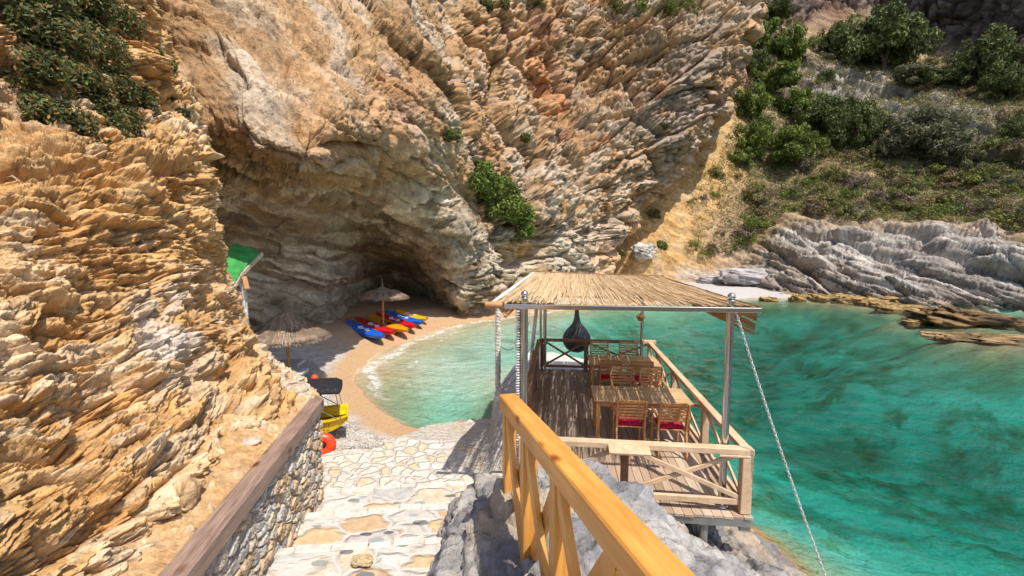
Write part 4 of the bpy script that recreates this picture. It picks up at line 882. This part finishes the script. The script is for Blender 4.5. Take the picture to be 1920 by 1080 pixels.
kk = [((656,604),(722,636),'blue','blue kayak nearest the shore, leftmost of the row'), ((670,594),(740,630),'red','red kayak lying second from the left'),
      ((690,588),(775,623),'orange yellow','amber yellow kayak lying behind the umbrella pole'), ((706,585),(790,615),'red','red kayak lying between the amber and the blue kayak'),
      ((726,581),(800,607),'blue','blue kayak lying beside the yellow kayak farthest from the camera'), ((742,580),(804,602),'yellow','bright yellow kayak, rightmost and farthest of the row')]
kk = [((650,600),(720,636),kk[0][2],kk[0][3]), ((668,594),(740,628),kk[1][2],kk[1][3]), ((690,588),(766,624),kk[2][2],kk[2][3]), ((706,585),(780,616),kk[3][2],kk[3][3]), ((724,582),(793,609),kk[4][2],kk[4][3]), ((742,580),(801,602),kk[5][2],kk[5][3])]
for (p0, p1, cn, lb) in kk:
    a = WZ(p0[0], p0[1], .72); b = WZ(p1[0], p1[1], .42); a, b = Vector(a), Vector(b); d = (b-a); b2 = b; a2 = b-d.normalized()*min(d.length, 5.4); a2.z = .55; kayak(a2, b2, cn, lb)

# ---- pedal boat with black canopy, float ring, sunbeds, ball, hut
M_yel = kcol('yellow_hull', (.85,.55,.01)); M_can = plain('black_canvas', (.022,.022,.028), .8, 0, .2, .3, 9, .3)
pbx = Vector(WZ(600, 780, .95)); pb = empty('pedal_boat', (pbx.x-.24, pbx.y+.1, .58), R(20)); pb.scale = (.72, .74, .76); tag(pb, 'yellow pedal boat under a black canopy beyond the stone wall', 'boat')
ns = 26; P = np.zeros((ns, 15, 3))
for i in range(ns):
    s_ = -1+2*i/(ns-1); x_ = s_*1.05; hw = .62*(1-abs(s_)**3*.30); bot = .02+.26*abs(s_)**3
    pts = [(-hw*.2, .46-.16), (-hw*.72, .46-.16), (-hw*.8, .44), (-hw-.05, .46), (-hw-.05, .42), (-hw+.02, .40), (-hw*.86, bot+.03), (0, bot)]
    pts = pts+[(-a_, b_) for a_, b_ in pts[:-1][::-1]]
    for k, (yy, zz_) in enumerate(pts): P[i, k] = (x_, yy, zz_+.04*abs(s_)**2)
grid('hull', P, M_yel, None, False, pb)
for s_ in (-1, 1): mb = MB(); mb.prism([(s_*1.03-.02, -.43), (s_*1.03+.02, -.43), (s_*1.03+.02, .43), (s_*1.03-.02, .43)], .27, .49); mb.build('end_board', M_yel, pb)
for yy in (-.28, .28): mb = MB(); mb.box((-.2, yy, .42), (.45, .4, .08), None, .02); mb.box((-.42, yy, .58), (.07, .4, .36), None, .02); mb.build('seat', M_yel, pb)
for sy in (-1, 1):
    mb = MB()
    for (x0, x1) in ((-.75, .55), (.75, -.55)): mb.tube([(x0, sy*.60, .47), (x1, sy*.60, 1.34)], .014, 6)
    mb.tube([(.85, sy*.60, .47), (.72, sy*.60, 1.34)], .012, 6); mb.build('canopy_frame', M_blk, pb)
u, v = np.meshgrid(np.linspace(-1, 1, 22), np.linspace(-1, 1, 22)); sq = 1-.10*(np.abs(u)*np.abs(v))**3
P = np.stack([u*.92*sq, v*.70*sq, 1.42-.06*u**2-.07*v**2-.05*np.maximum(np.abs(u), np.abs(v))**8+.008*np.sin(u*6)*np.cos(v*5)], -1); Q = P.copy(); Q[..., 2] -= .05+.0*u
f_ = grid_faces(22, 22); b0 = np.arange(484).reshape(22, 22); ring = np.concatenate([b0[0, :-1], b0[:-1, -1], b0[-1, :0:-1], b0[:0:-1, 0]]); rg = np.stack([ring, np.roll(ring, -1), np.roll(ring, -1)+484, ring+484], -1)
link('canopy', fast_mesh('canopy', np.concatenate([P.reshape(-1, 3), Q.reshape(-1, 3)]), np.concatenate([f_, f_[:, ::-1]+484, rg]), None, True), M_can, pb)
cu = bpy.data.curves.new('lettering', 'FONT'); cu.body = 'RESORT'; cu.size = .16; cu.extrude = .002; cu.align_x = 'CENTER'; cu.space_character = 1.15
to = bpy.data.objects.new('lettering', cu); COL.objects.link(to); to.rotation_euler = (math.pi/2-.12, 0, 0); to.location = (.25, -.655, .26); bpy.context.view_layer.update(); tm = bpy.data.meshes.new_from_object(to); bpy.data.objects.remove(to); lo = link('lettering', tm, plain('dark_lettering', (.16,.07,.01), .7), pb); lo.rotation_euler = (math.pi/2-.12, 0, 0); lo.location = (.25, -.655, .26)
fr_ = WZ(606, 831, .95); fl = empty('swim_ring', (fr_[0]+.03, fr_[1]-.1, fr_[2]-.0)); tag(fl, 'orange red float wheel leaning by the stone wall', 'float'); fl.rotation_euler = (R(76), 0, R(18))
mb = MB(); M_or = plain('orange_vinyl', (.85,.07,.02), .35, 0, .5, .08); mb.lathe((0, 0, 0), [(.06, -.05), (.09, -.075), (.15, -.085), (.21, -.06), (.235, 0), (.21, .06), (.15, .085), (.09, .075), (.06, .05), (.06, -.05)], 28); mb.build('tube', M_or, fl)
mb = MB(); mb.lathe((0, 0, 0), [(0, -.03), (.05, -.04), (.062, 0), (.05, .04), (0, .03)], 14); mb.build('hub', M_grip, fl)
b_ = WZ(590, 708, 1.0); mb = MB(); mb.lathe(Vector(b_), [(.09*math.sin(a), -.09*math.cos(a)) for a in np.linspace(0, math.pi, 12)], 18); tag(mb.build('buoy', M_or), 'small orange buoy resting above the bank rubble', 'buoy')
M_bed = plain('pale_sunbed_plastic', (.50,.50,.54), .6)
for i, (bx, by, lb) in enumerate(((516, 702, 'pale sunbed lying under the nearer umbrella, closest one'), (512, 684, 'pale sunbed lying under the nearer umbrella, farther one'))):
    p = WZ(bx+8, by, .75); t = empty('sunbed', (p[0]-.25, p[1]+.1, .48), R(6)); tag(t, lb, 'sunbed', 'pale sunbeds under the nearer umbrella')
    mb = MB(); mb.box((0, 0, .30), (1.9, .62, .07), None, .03); mb.box((-.75, 0, .40), (.6, .6, .06), Matrix.Rotation(.35, 3, 'Y'), .025); mb.build('mattress', M_bed, t)
    mb = MB(); mb.box((0, 0, .235), (1.86, .66, .04), None, .01); mb.build('frame', M_bed, t)
    for sx in (-1, 1):
        for sy in (-1, 1): mb = MB(); mb.box((sx*.75, sy*.26, .11), (.06, .06, .22), None, .01); mb.build('leg', M_bed, t)
# hut with green tarpaulin roof
ht = empty('beach_hut', (-8.0, 12.5, .4)); tag(ht, 'hut with a green tarpaulin roof half hidden behind the bank', 'hut'); ht.location = (0, 0, 0)
M_green = plain('green_tarpaulin', (.05,.30,.07), .6, 0, .3, .35, 3, .5); M_fas = wood('grey_fascia_board', (.42,.34,.28), (.62,.52,.43), (5, 5, 5), 2)
pa = Vector(WD(492, 472, 12.6)); pb_ = Vector(WD(452, 512, 11.6)); pc = Vector(WD(436, 540, 10.6)); pd = Vector(WD(418, 462, 13.2))
u, v = np.meshgrid(np.linspace(0, 1, 30), np.linspace(0, 1, 40))
edge_ = np.where(v[..., None] < .5, np.array(pa)*(1-v[..., None]*2)+np.array(pb_)*v[..., None]*2, np.array(pb_)*(2-v[..., None]*2)+np.array(pc)*(v[..., None]*2-1))
back = np.array(pd)*(1-v[..., None])+np.array((pd.x-1.6, pd.y-2.6, pd.z-.2))*v[..., None]
P = edge_*(1-u[..., None])+back*u[..., None]; P[..., 2] += .14*fbm(P*2.6, 3, 5)+.10*np.sin(u*math.pi); grid('tarpaulin', P, M_green, None, True, ht)
for a, b in ((pa, pb_), (pb_, pc)):
    mb = MB(); mb.bar(a-Vector((0, 0, .06)), b-Vector((0, 0, .06)), .05, .10, bev=.006); mb.build('fascia_board', M_fas, ht); mb = MB(); mb.bar(a-Vector((0, 0, .18))+Vector((-.1, 0, 0)), b-Vector((0, 0, .18))+Vector((-.1, 0, 0)), .04, .08); mb.build('rafter', M_pole, ht)
mb = MB(); mb.bar(pb_+Vector((.04, .05, -.1)), pb_+Vector((.16, -.05, -.42)), .12, .05); mb.build('bracket', M_pole, ht)
wrapped('wrapped_pole', (pb_.x+.02, pb_.y+.1, .4), (pb_.x-.02, pb_.y+.1, pb_.z-.12), .045, 'rope wrapped pole holding up the green roofed hut')
mb = MB(); mb.box((pb_.x-2.2, pb_.y+.3, 1.5), (2.2, 1.6, 2.4), None, .02); mb.build('hut_wall', M_darkw, ht)
# ================================================================== VEGETATION AND LOOSE ROCKS
M_leaf, nt, b = newmat('foliage', .65, 0, .25); a = attr(nt); nt.links.new(a.outputs[0], b.inputs['Base Color'])
M_leaf.node_tree.nodes['Principled BSDF'].inputs['Subsurface Weight'].default_value = 0
tl = N(nt, 'ShaderNodeBsdfTranslucent'); nt.links.new(a.outputs[0], tl.inputs['Color']); mxs = N(nt, 'ShaderNodeMixShader'); mxs.inputs[0].default_value = .25
o_ = [n for n in nt.nodes if n.type == 'OUTPUT_MATERIAL'][0]; nt.links.new(b.outputs[0], mxs.inputs[1]); nt.links.new(tl.outputs[0], mxs.inputs[2]); nt.links.new(mxs.outputs[0], o_.inputs['Surface'])
M_bark = plain('bark', (.16,.12,.09), .9, 0, .2, .3, 20, .4); M_twig = plain('dry_twig', (.42,.35,.29), .9, 0, .2, .2, 20, .2)
def leaves(clumps, per, size, cols, seed, aspect=.45, outward=.6):
    """clumps: (x, y, z, r); leaf blades scattered through and over every clump; returns V, F, C"""
    rr = np.random.default_rng(seed); cl = np.array(clumps); vol = cl[:, 3]**2; n_ = (vol/vol.sum()*per).astype(int)+1
    cen = np.repeat(cl[:, :3], n_, 0); rad = np.repeat(cl[:, 3], n_); tone = np.repeat(rr.uniform(.75, 1.25, len(cl)), n_); k = len(cen)
    d = rr.normal(size=(k, 3)); d /= np.linalg.norm(d, axis=1, keepdims=True); rf = rr.uniform(.45, 1.08, k)**.7
    p = cen+d*(rad*rf)[:, None]*np.array([1, 1, .85])
    nn = d*outward+rr.normal(size=(k, 3))*.6+np.array([0, 0, .3]); nn /= np.linalg.norm(nn, axis=1, keepdims=True)
    t = np.cross(nn, rr.normal(size=(k, 3))); t /= np.linalg.norm(t, axis=1, keepdims=True)+1e-9; q = np.cross(nn, t)
    L = size*rr.uniform(.6, 1.3, k)[:, None]; t = t*L; q = q*L*aspect
    V = np.stack([p-t, p-q, p+t, p+q], 1).reshape(-1, 3); Fq = np.arange(4*k).reshape(-1, 4)
    cols = np.array(cols); ci = cols[rr.integers(0, len(cols), k)]*(tone*rr.uniform(.7, 1.3, k))[:, None]; return V, Fq, np.repeat(ci, 4, 0)
def crown_clumps(rx, ry, rz, z0, n_, seed, r0=.30):
    rr = np.random.default_rng(seed); out = []
    for i in range(n_):
        d = rr.normal(size=3); d /= np.linalg.norm(d); q = rr.uniform(.25, .88); out.append((d[0]*rx*q, d[1]*ry*q, z0+d[2]*rz*q, min(rx, rz)*rr.uniform(r0*.55, r0*1.25)))
    return out
GREENS = {'bright': [(.17,.23,.045),(.13,.18,.04),(.24,.29,.06),(.10,.14,.03)], 'dark': [(.10,.135,.04),(.13,.165,.05),(.07,.095,.03),(.18,.19,.065)], 'grey': [(.13,.14,.075),(.17,.17,.10),(.09,.10,.055),(.19,.16,.09)],
 'dry': [(.27,.19,.09),(.34,.25,.14),(.20,.14,.07),(.21,.19,.08)], 'heath': [(.25,.18,.15),(.32,.24,.20),(.17,.125,.105),(.21,.19,.10)], 'olive': [(.20,.21,.055),(.15,.16,.045),(.25,.24,.075),(.12,.13,.04)]}
def tree_proto(kind, seed, nl=9000):
    t = empty('hillside_tree', (0, 0, 0)); rr = np.random.default_rng(seed); cl = crown_clumps(1, .95, .66, .62, 50+seed%5*9, seed, .27)
    V, Fq, C = leaves(cl, nl, .046, GREENS[kind], seed+1); 
    mb = MB(); tips = [cl[i] for i in rr.integers(0, len(cl), 9)]
    for q in tips:
        m_ = Vector((q[0]*.35, q[1]*.35, .55)); mb.tube([(0, 0, -.25), (.03, 0, .2), m_, q[:3]], [.06, .05, .03, .012], 6, False)
    mb.build('trunk', M_bark, t); link('crown', fast_mesh('crown', V, Fq, C), M_leaf, t); return t
def bush_proto(kind, seed, nl=700, name='scrub_bush'):
    cl = crown_clumps(1, 1, .55, .3, 16, seed, .42); V, Fq, C = leaves(cl, nl, .085, GREENS[kind], seed+1, .35)
    return link(name, fast_mesh(name, V, Fq, C), M_leaf)
TP = {k: [tree_proto(k, 100+i*7+j) for j in range(2)] for i, k in enumerate(('bright', 'dark', 'grey'))}
used = {}
def put(protos, key, loc, sc, rz, lb, cat, group):
    o0 = protos[key]
    if o0.name not in used: o = o0; used[o0.name] = 1
    else: o = copy_tree(o0)
    o.location = loc; o.scale = sc; o.rotation_euler = (0, 0, rz); tag(o, lb, cat, group); return o
TR = [(1655,80,160,150,'dark','tall dark tree rising highest on the hillside below the crag'),(1560,85,80,70,'dark','dark tree just left of the tallest hillside tree'),(1480,95,95,80,'bright','green tree near the top left of the slope'),
 (1425,75,80,75,'bright','green tree beside the cliff buttress top'),(1415,120,70,60,'dark','dark tree against the edge of the grey buttress'),(1838,130,120,115,'dark','broad dark tree standing alone under the right crag'),
 (1895,160,90,90,'dark','dark tree at the right edge above the grey cliff band'),(1705,150,90,50,'grey','low grey green tree on the grey cliff band'),(1765,150,80,50,'dark','low dark tree between the tallest tree and the right crag tree'),
 (1445,160,100,60,'bright','bright green tree on the upper left slope'),(1495,195,100,60,'bright','bright tree above the long green thicket'),(1410,205,90,80,'bright','bright tree at the head of the yellow gully'),
 (1545,215,120,75,'dark','dark green tree in the middle of the thicket'),(1600,245,105,95,'dark','round dark tree at the right end of the thicket'),(1415,265,90,80,'bright','green tree beside the yellow gully, lowest on its left'),
 (1485,285,110,85,'bright','rounded green tree in the middle of the slope'),(1720,265,150,110,'grey','wide grey green tree in the middle of the right slope'),(1785,300,90,65,'grey','grey green tree on the right shoulder of the widest tree'),
 (1665,285,60,60,'grey','small grey green tree left of the widest tree'),(1390,300,60,40,'bright','small bright tree low at the gully edge'),(1345,20,110,40,'bright','green tree on the clifftop above the grey buttress'),
 (1450,30,90,50,'dark','dark tree in the top gap behind the buttress'),(1550,140,60,40,'dark','small dark tree above the dark rock band'),(1905,245,60,50,'dark','small dark tree at the right edge below the cliff band')]
rr = np.random.default_rng(31)
for i, (x, y, w_, h_, kd, lb) in enumerate(TR):
    p = on_hill(x, y+h_*.36); D_ = p.y; s_ = w_/820*D_/2*1.0; sz = h_/820*D_/1.28
    put(TP[kd], i % 2, p-Vector((0, 0, .1*sz)), (s_, s_, sz), rr.uniform(0, 6), lb, 'tree', 'trees on the right hillside')
BK = ('dry', 'heath', 'olive', 'grey', 'bright'); BPs = [bush_proto(k, 300+i*5) for i, k in enumerate(BK)]
LB = {'dry': 'low dry brown scrub bush on the right hillside', 'heath': 'low purplish heath bush on the right hillside', 'olive': 'low olive scrub bush on the right hillside', 'grey': 'low grey green scrub bush on the right hillside', 'bright': 'low bright green scrub bush on the right hillside'}
n_ = 0
while n_ < 295:
    x = rr.uniform(1290, 1930); y = rr.uniform(110, 480); top = np.interp(x, [1200, 1400, 1480, 1600, 1750, 1920], [520, 470, 400, 415, 425, 445])
    if y > top-5: continue
    pr = 1.0 if y > 290 and x > 1390 else (.6 if x > 1420 else .22)
    if y < 290 and x > 1640 and rr.random() < .4: continue
    if x < 1390: pr = .4
    if x < 1420-(y-100)*.35 and y < 300: continue
    if rr.random() > pr: continue
    k = rr.choice(5, p=[.20, .20, .34, .12, .14]); p = on_hill(x, y); s_ = rr.uniform(.6, 1.9)*(1 if x > 1390 else .7)
    put(BPs, k, p-Vector((0, 0, .1)), (s_, s_, s_*rr.uniform(.7, 1.1)), rr.uniform(0, 6), LB[BK[k]], 'bush', 'scrub bushes on the right hillside'); n_ += 1
# dry grass and tiny scrub covering the slope
V = []; 
K = 46000; xx = rr.uniform(1300, 1930, K*3); yy = rr.uniform(110, 470, K*3); top = np.interp(xx, [1200, 1400, 1480, 1600, 1750, 1920], [500, 470, 400, 412, 422, 442]); pr = np.where(xx > 1400-(yy-300)*.0, 1, np.where(xx > 1350, .5, .2))*(yy < top)*(rr.random(K*3) < .8)
mk = rr.random(K*3) < pr; mk &= ~((xx < 1420-(yy-100)*.35) & (yy < 300)); xx, yy = xx[mk][:K], yy[mk][:K]; jj = ((xx-1090)/1160*(nc2-1)); ii = ((yy+220)/865*(nr2-1)); base = HP[ii.astype(int), jj.astype(int)]
cl = np.concatenate([base+rr.normal(size=base.shape)*.15+np.array([0, 0, .08]), rr.uniform(.12, .32, (len(base), 1))], 1)
V, Fq, C = leaves(cl, 220000, .12, [tuple(q*1.25 for q in c_) for c_ in GREENS['dry']+GREENS['heath']+GREENS['olive']*2+GREENS['bright']], 77, .3)
tag(link('ground_cover', fast_mesh('ground_cover', V, Fq, C), M_leaf), 'dry grass and tiny scrub covering the right slope', 'ground cover', None, 'stuff')
# plants rooted on the main cliff
def on_cliff(x, y):
    Xc, Yc = PROJ(Pc[::3, ::3]); k = np.argmin((Xc-x)**2+(Yc-y)**2+(Pc[::3, ::3, 1]-15)**2*0); return Vector(Pc[::3, ::3].reshape(-1, 3)[k])
def plant(name, spots, per, size, kind, seed, lb, fn, cat='shrub', out=.0, stems=4, group=None):
    pts = [(fn(x, y), r_) for x, y, r_ in spots]; o0 = pts[0][0]; t = empty(name, o0); tag(t, lb, cat, group); cl = []
    for p, r_ in pts:
        rw = r_*p.y/820; q = p-o0+Vector((0, -out*rw, 0)); cl.append((q.x, q.y, q.z, rw))
        rs = np.random.default_rng(int(p.x*991+p.z*37) % 9999+seed)
        for _ in range(6): d = rs.normal(size=3); d /= np.linalg.norm(d); cl.append((q.x+d[0]*rw*.75, q.y+d[1]*rw*.55-rw*.2, q.z+d[2]*rw*.75, rw*rs.uniform(.25, .5)))
    V, Fq, C = leaves(cl, per, size, GREENS[kind] if isinstance(kind, str) else kind, seed, .42); link('foliage', fast_mesh('foliage', V, Fq, C), M_leaf, t)
    mb = MB(); rs = np.random.default_rng(seed)
    for k in range(stems): q = cl[rs.integers(0, len(cl))]; mb.tube([(0, .1, -.1), (q[0]*.4, q[1]*.5, q[2]*.5), q[:3]], [.03*size/.05, .02*size/.05, .006*size/.05], 5, False)
    mb.build('stems', M_bark, t); return t
plant('cliff_shrub', [(903,325,22),(912,352,27),(935,370,30),(955,388,30),(972,405,26),(988,425,18),(922,395,20),(898,345,18)], 19000, .13, 'bright', 401, 'large green shrub clinging to the middle of the cliff', on_cliff, out=1.1)
for k, (x, y, r_, kd, lb) in enumerate([(905,160,11,'dark','small dark shrub high on the cliff left of the rust streak'),(985,253,10,'olive','small olive tuft beside the rust streak foot'),(905,12,14,'dark','dark bush on the clifftop, leftmost one'),(945,8,10,'olive','olive bush on the clifftop next to the leftmost dark one'),
 (1005,6,14,'bright','green bush on the clifftop above the rust streak'),(1150,8,16,'olive','olive bush on the clifftop above the brown hollow'),(1195,4,16,'bright','green bush on the clifftop, left of the wide one'),(1245,10,20,'bright','wide green bush on the clifftop'),(1290,14,18,'olive','olive bush right of the wide clifftop bush'),
 (1240,232,9,'dark','small dark plant on the grey buttress'),(1225,400,11,'olive','olive bush at the foot of the buttress'),(1172,475,8,'olive','small olive tuft above the far beach'),(1240,460,9,'bright','small green tuft on the yellow scree'),(843,250,13,'olive','faded olive bush in the hollow above the cave'),
 (1310,262,12,'bright','green bush on the buttress edge, upper one'),(1340,325,12,'olive','olive bush in the yellow gully')]):
    plant('cliff_bush', [(x, y, r_), (x+r_*.8, y+r_*.3, r_*.7)], 1300, .10, kd, 420+k, lb, on_cliff if x < 1225 or y < 240 else on_hill, 'bush', .2, 2)
# shrubs on the near bank
def ob(x, y): p = on_bluff(x, y); return p
DK_ = [(.075,.10,.03),(.05,.075,.022),(.12,.15,.045),(.085,.10,.05),(.17,.18,.05),(.30,.17,.06)]
plant('bank_shrub', [(120,20,55),(190,40,55),(90,80,42),(150,100,60),(215,115,55),(125,165,52),(190,190,56),(240,175,44),(110,215,30),(165,245,42),(225,245,42),(200,285,32),(255,235,32),(250,60,40),(70,20,40),(190,-40,60),(100,-50,60),(262,285,22),(235,305,18),(270,130,34),(280,190,28),(70,120,32),(270,330,12)], 62000, .036, DK_, 501, 'large dark green shrub hanging over the top of the near bank', ob, out=.9, stems=10)
plant('bank_shrub', [(290,110,20),(305,145,20),(318,125,14),(300,175,14),(330,165,10)], 7000, .05, 'bright', 502, 'light green shrub right of the large dark one on the bank', ob, out=.4)
plant('bank_shrub', [(318,195,18),(340,215,18),(352,235,14),(300,225,12),(285,205,14)], 5000, .04, 'grey', 503, 'dry greyish shrub at the rim of the bank', ob, out=.4)
for k, (pts, lb) in enumerate([([(205,305),(235,345),(262,380),(290,415)], 'dry branch trailing down the bank below the dark shrub'), ([(285,455),(300,490),(318,525),(330,560)], 'thin dry twig lying across the middle of the bank'), ([(262,520),(290,535),(315,548)], 'short dry twig stuck in the bank ledges'),
     ([(380,290),(395,310),(402,330)], 'curled dry twig at the bank rim'), ([(330,630),(336,655),(334,690)], 'pale rootlet hanging from the bank'), ([(40,330),(70,352),(110,372),(150,390)], 'dry stalk on the upper left bank')]):
    mb = MB(); P_l = [ob(x, y)+Vector((.02, -.16, .03)) for x, y in pts]; mb.tube(P_l, [.010, .008, .006, .004][:len(P_l)], 5)
    for j in range(len(P_l)-1):
        m_ = (P_l[j]+P_l[j+1])/2; mb.tube([m_, m_+Vector((rnd.uniform(-.12, .14), -.05, rnd.uniform(-.12, .06)))], [.005, .002], 4)
    tag(mb.build('dry_twig', M_twig), lb, 'twig', 'dry twigs on the near bank')
# ---- loose rocks, reef rocks
def rock(name, c, dims, seed, lb, c1, c2, group=None, rot=0, n_=48, rough=.22, tilt=0, cat='rock', mat=None, ang=0):
    u, v = np.meshgrid(np.linspace(0, 2*math.pi, n_*2+1), np.linspace(0, math.pi, n_)); S = np.stack([np.sin(v)*np.cos(u), np.sin(v)*np.sin(u), np.cos(v)], -1)
    S = np.sign(S)*np.abs(S)**.75; f1, f2, idd = voro(S*1.3+seed, seed); sc = 1+rough*fbm(S*1.6+seed*3, 4, seed)+rough*.9*(idd-.5)
    lay = vn(np.stack([S[..., 0]*1.2+seed, S[..., 1]*1.2, S[..., 2]*5+S[..., 0]*2], -1), seed); sc = sc+rough*.35*lay+rough*.3*fbm(S*7, 3, seed+2)
    P = S*sc[..., None]*np.array(dims)/2; P[:, -1] = P[:, 0]; C = mix(c1, c2, sst(-.4, .4, fbm(S*4, 3, seed+9)+.5*lay)); o = grid(name, P, mat or M_bluff, C, True)
    o.location = c; o.rotation_euler = (tilt, ang, rot); return tag(o, lb, cat, group)
def sea(x, y, z=0): return tuple(float(q) for q in WZ(x, y, z))
OCb, OCd = (.42,.28,.12), (.16,.11,.06)
rock('reef_rock', sea(1815,606,-.05), (5.8,2.2,1.6), 1, 'big dark brown reef rock standing in the water at right', (.07,.05,.03), (.27,.17,.08), None, .05, 90, .42, ang=.16)
rock('reef_rock', sea(1875,642,-.2), (5.2,2.2,.7), 2, 'flat ochre reef slab in the water at the right edge', (.15,.10,.05), (.38,.25,.13), None, -.1, 80, .38, ang=.05)
rock('reef_rock', sea(1735,606,-.1), (3.2,1.5,.6), 3, 'low ochre reef slab left of the big dark rock', OCd, OCb, None, .1, 60, .38)
rock('reef_rock', sea(1672,582,-.1), (2.0,1.3,.9), 4, 'pointed ochre rock alone between the reef row and the dark rock', OCd, OCb)
for k, (x, y, w_, h_) in enumerate([(1440,562,1.3,.5),(1478,556,1.6,.6),(1497,562,1.3,.8),(1520,557,1.6,.7),(1545,562,1.7,.9),(1572,561,1.7,.8),(1600,567,2.1,.8),(1632,569,2.2,.7),(1600,560,2,.7),(1660,573,1.8,.5),(1700,577,2.2,.45),(1740,583,2.2,.4),(1650,563,2.2,.8),(1530,553,1.5,.6)]):
    rock('reef_rock', sea(x, y, 0), (w_, w_*.7, h_), 10+k, 'low ochre reef rock in the row along the far shore', (.17,.115,.055), (.44,.29,.12), 'reef rocks along the far shore', rr.uniform(-.5, .5), 34, .4)
rock('white_boulder', on_hill(1205,476)+Vector((0, -.3, .1)), (2.3,1.7,1.5), 40, 'white boulder at the foot of the yellow scree', (.42,.38,.34), (.62,.58,.53), None, .4, 60, .42, .2)
rock('grey_boulder', on_hill(1400,525)+Vector((0, -.6, 0)), (5.2,2.6,1.6), 41, 'smooth grey boulder at the right end of the far beach', (.34,.31,.31), (.48,.45,.46))
rock('grey_boulder', on_hill(1330,522)+Vector((0, -.6, -.2)), (2.6,1.6,1.2), 42, 'small smooth grey boulder on the far beach', (.34,.31,.31), (.5,.47,.47))
p = WZ(680, 1050, 1.55); rock('loose_stone', tuple(p), (.20,.14,.07), 43, 'rough yellow stone left lying on a stair tread', (.52,.36,.18), (.66,.52,.34))
p = on_bluff(470, 826); p = WZ(471, 828, 2.535); rock('stone_slab', tuple(p), (.20,.16,.06), 44, 'pale squarish slab lying on the dirt slope', (.55,.45,.38), (.66,.58,.50), None, .3, 24, .1)
for k, (x, y, w_) in enumerate([(492,655,.30),(498,680,.34),(485,705,.4),(515,690,.26),(520,715,.42),(548,722,.30),(535,700,.22),(562,735,.36),(575,748,.26),(505,735,.4),(540,748,.32),(470,640,.24),(565,712,.2)]):
    p = on_bluff(x, y); rock('rubble_stone', p+Vector((0, -.12, .05)), (w_, w_*.8, w_*.42), 60+k, 'pale flat stone in the rubble heap above the wall end', (.50,.40,.28), (.68,.60,.48), 'rubble stones above the wall end', rr.uniform(0, 3), 22, .25)
# pebbles
K = 9000; xs_ = rr.uniform(-7.5, -1.2, K*3); ys_p = rr.uniform(7.2, 17, K*3); dl = sdf(xs_, ys_p, land); mk = (dl > 1.15) & (sdf(xs_, ys_p, terr) < -.05) & ((xs_ > -6.8) | (ys_p > 12)); xs_, ys_p, dl = xs_[mk][:K], ys_p[mk][:K], dl[mk][:K]
zz = np.where(dl < 3.2, dl*.19, .608+(dl-3.2)*.03)+.01; oc = np.array([(1,0,0),(0,1,0),(-1,0,0),(0,-1,0),(0,0,1),(0,0,-1)], float); ofc = np.array([(0,1,4),(1,2,4),(2,3,4),(3,0,4),(1,0,5),(2,1,5),(3,2,5),(0,3,5)])
sz = rr.uniform(.012, .04, (len(xs_), 1, 1))*np.stack([rr.uniform(.8, 1.4, len(xs_)), rr.uniform(.7, 1.2, len(xs_)), rr.uniform(.4, .7, len(xs_))], -1)[:, None]; V = (oc[None]*sz+np.stack([xs_, ys_p, zz], -1)[:, None]).reshape(-1, 3)
Fq = (ofc[None]+6*np.arange(len(xs_))[:, None, None]).reshape(-1, 3); pc_ = np.array([(.62,.60,.58),(.45,.43,.42),(.58,.48,.38),(.7,.68,.64),(.33,.32,.33)])[rr.integers(0, 5, len(xs_))]
tag(link('pebbles', fast_mesh('pebbles', V, Fq, np.repeat(pc_, 6, 0), True), M_ground), 'loose grey and white pebbles on the near beach', 'pebbles', None, 'stuff')
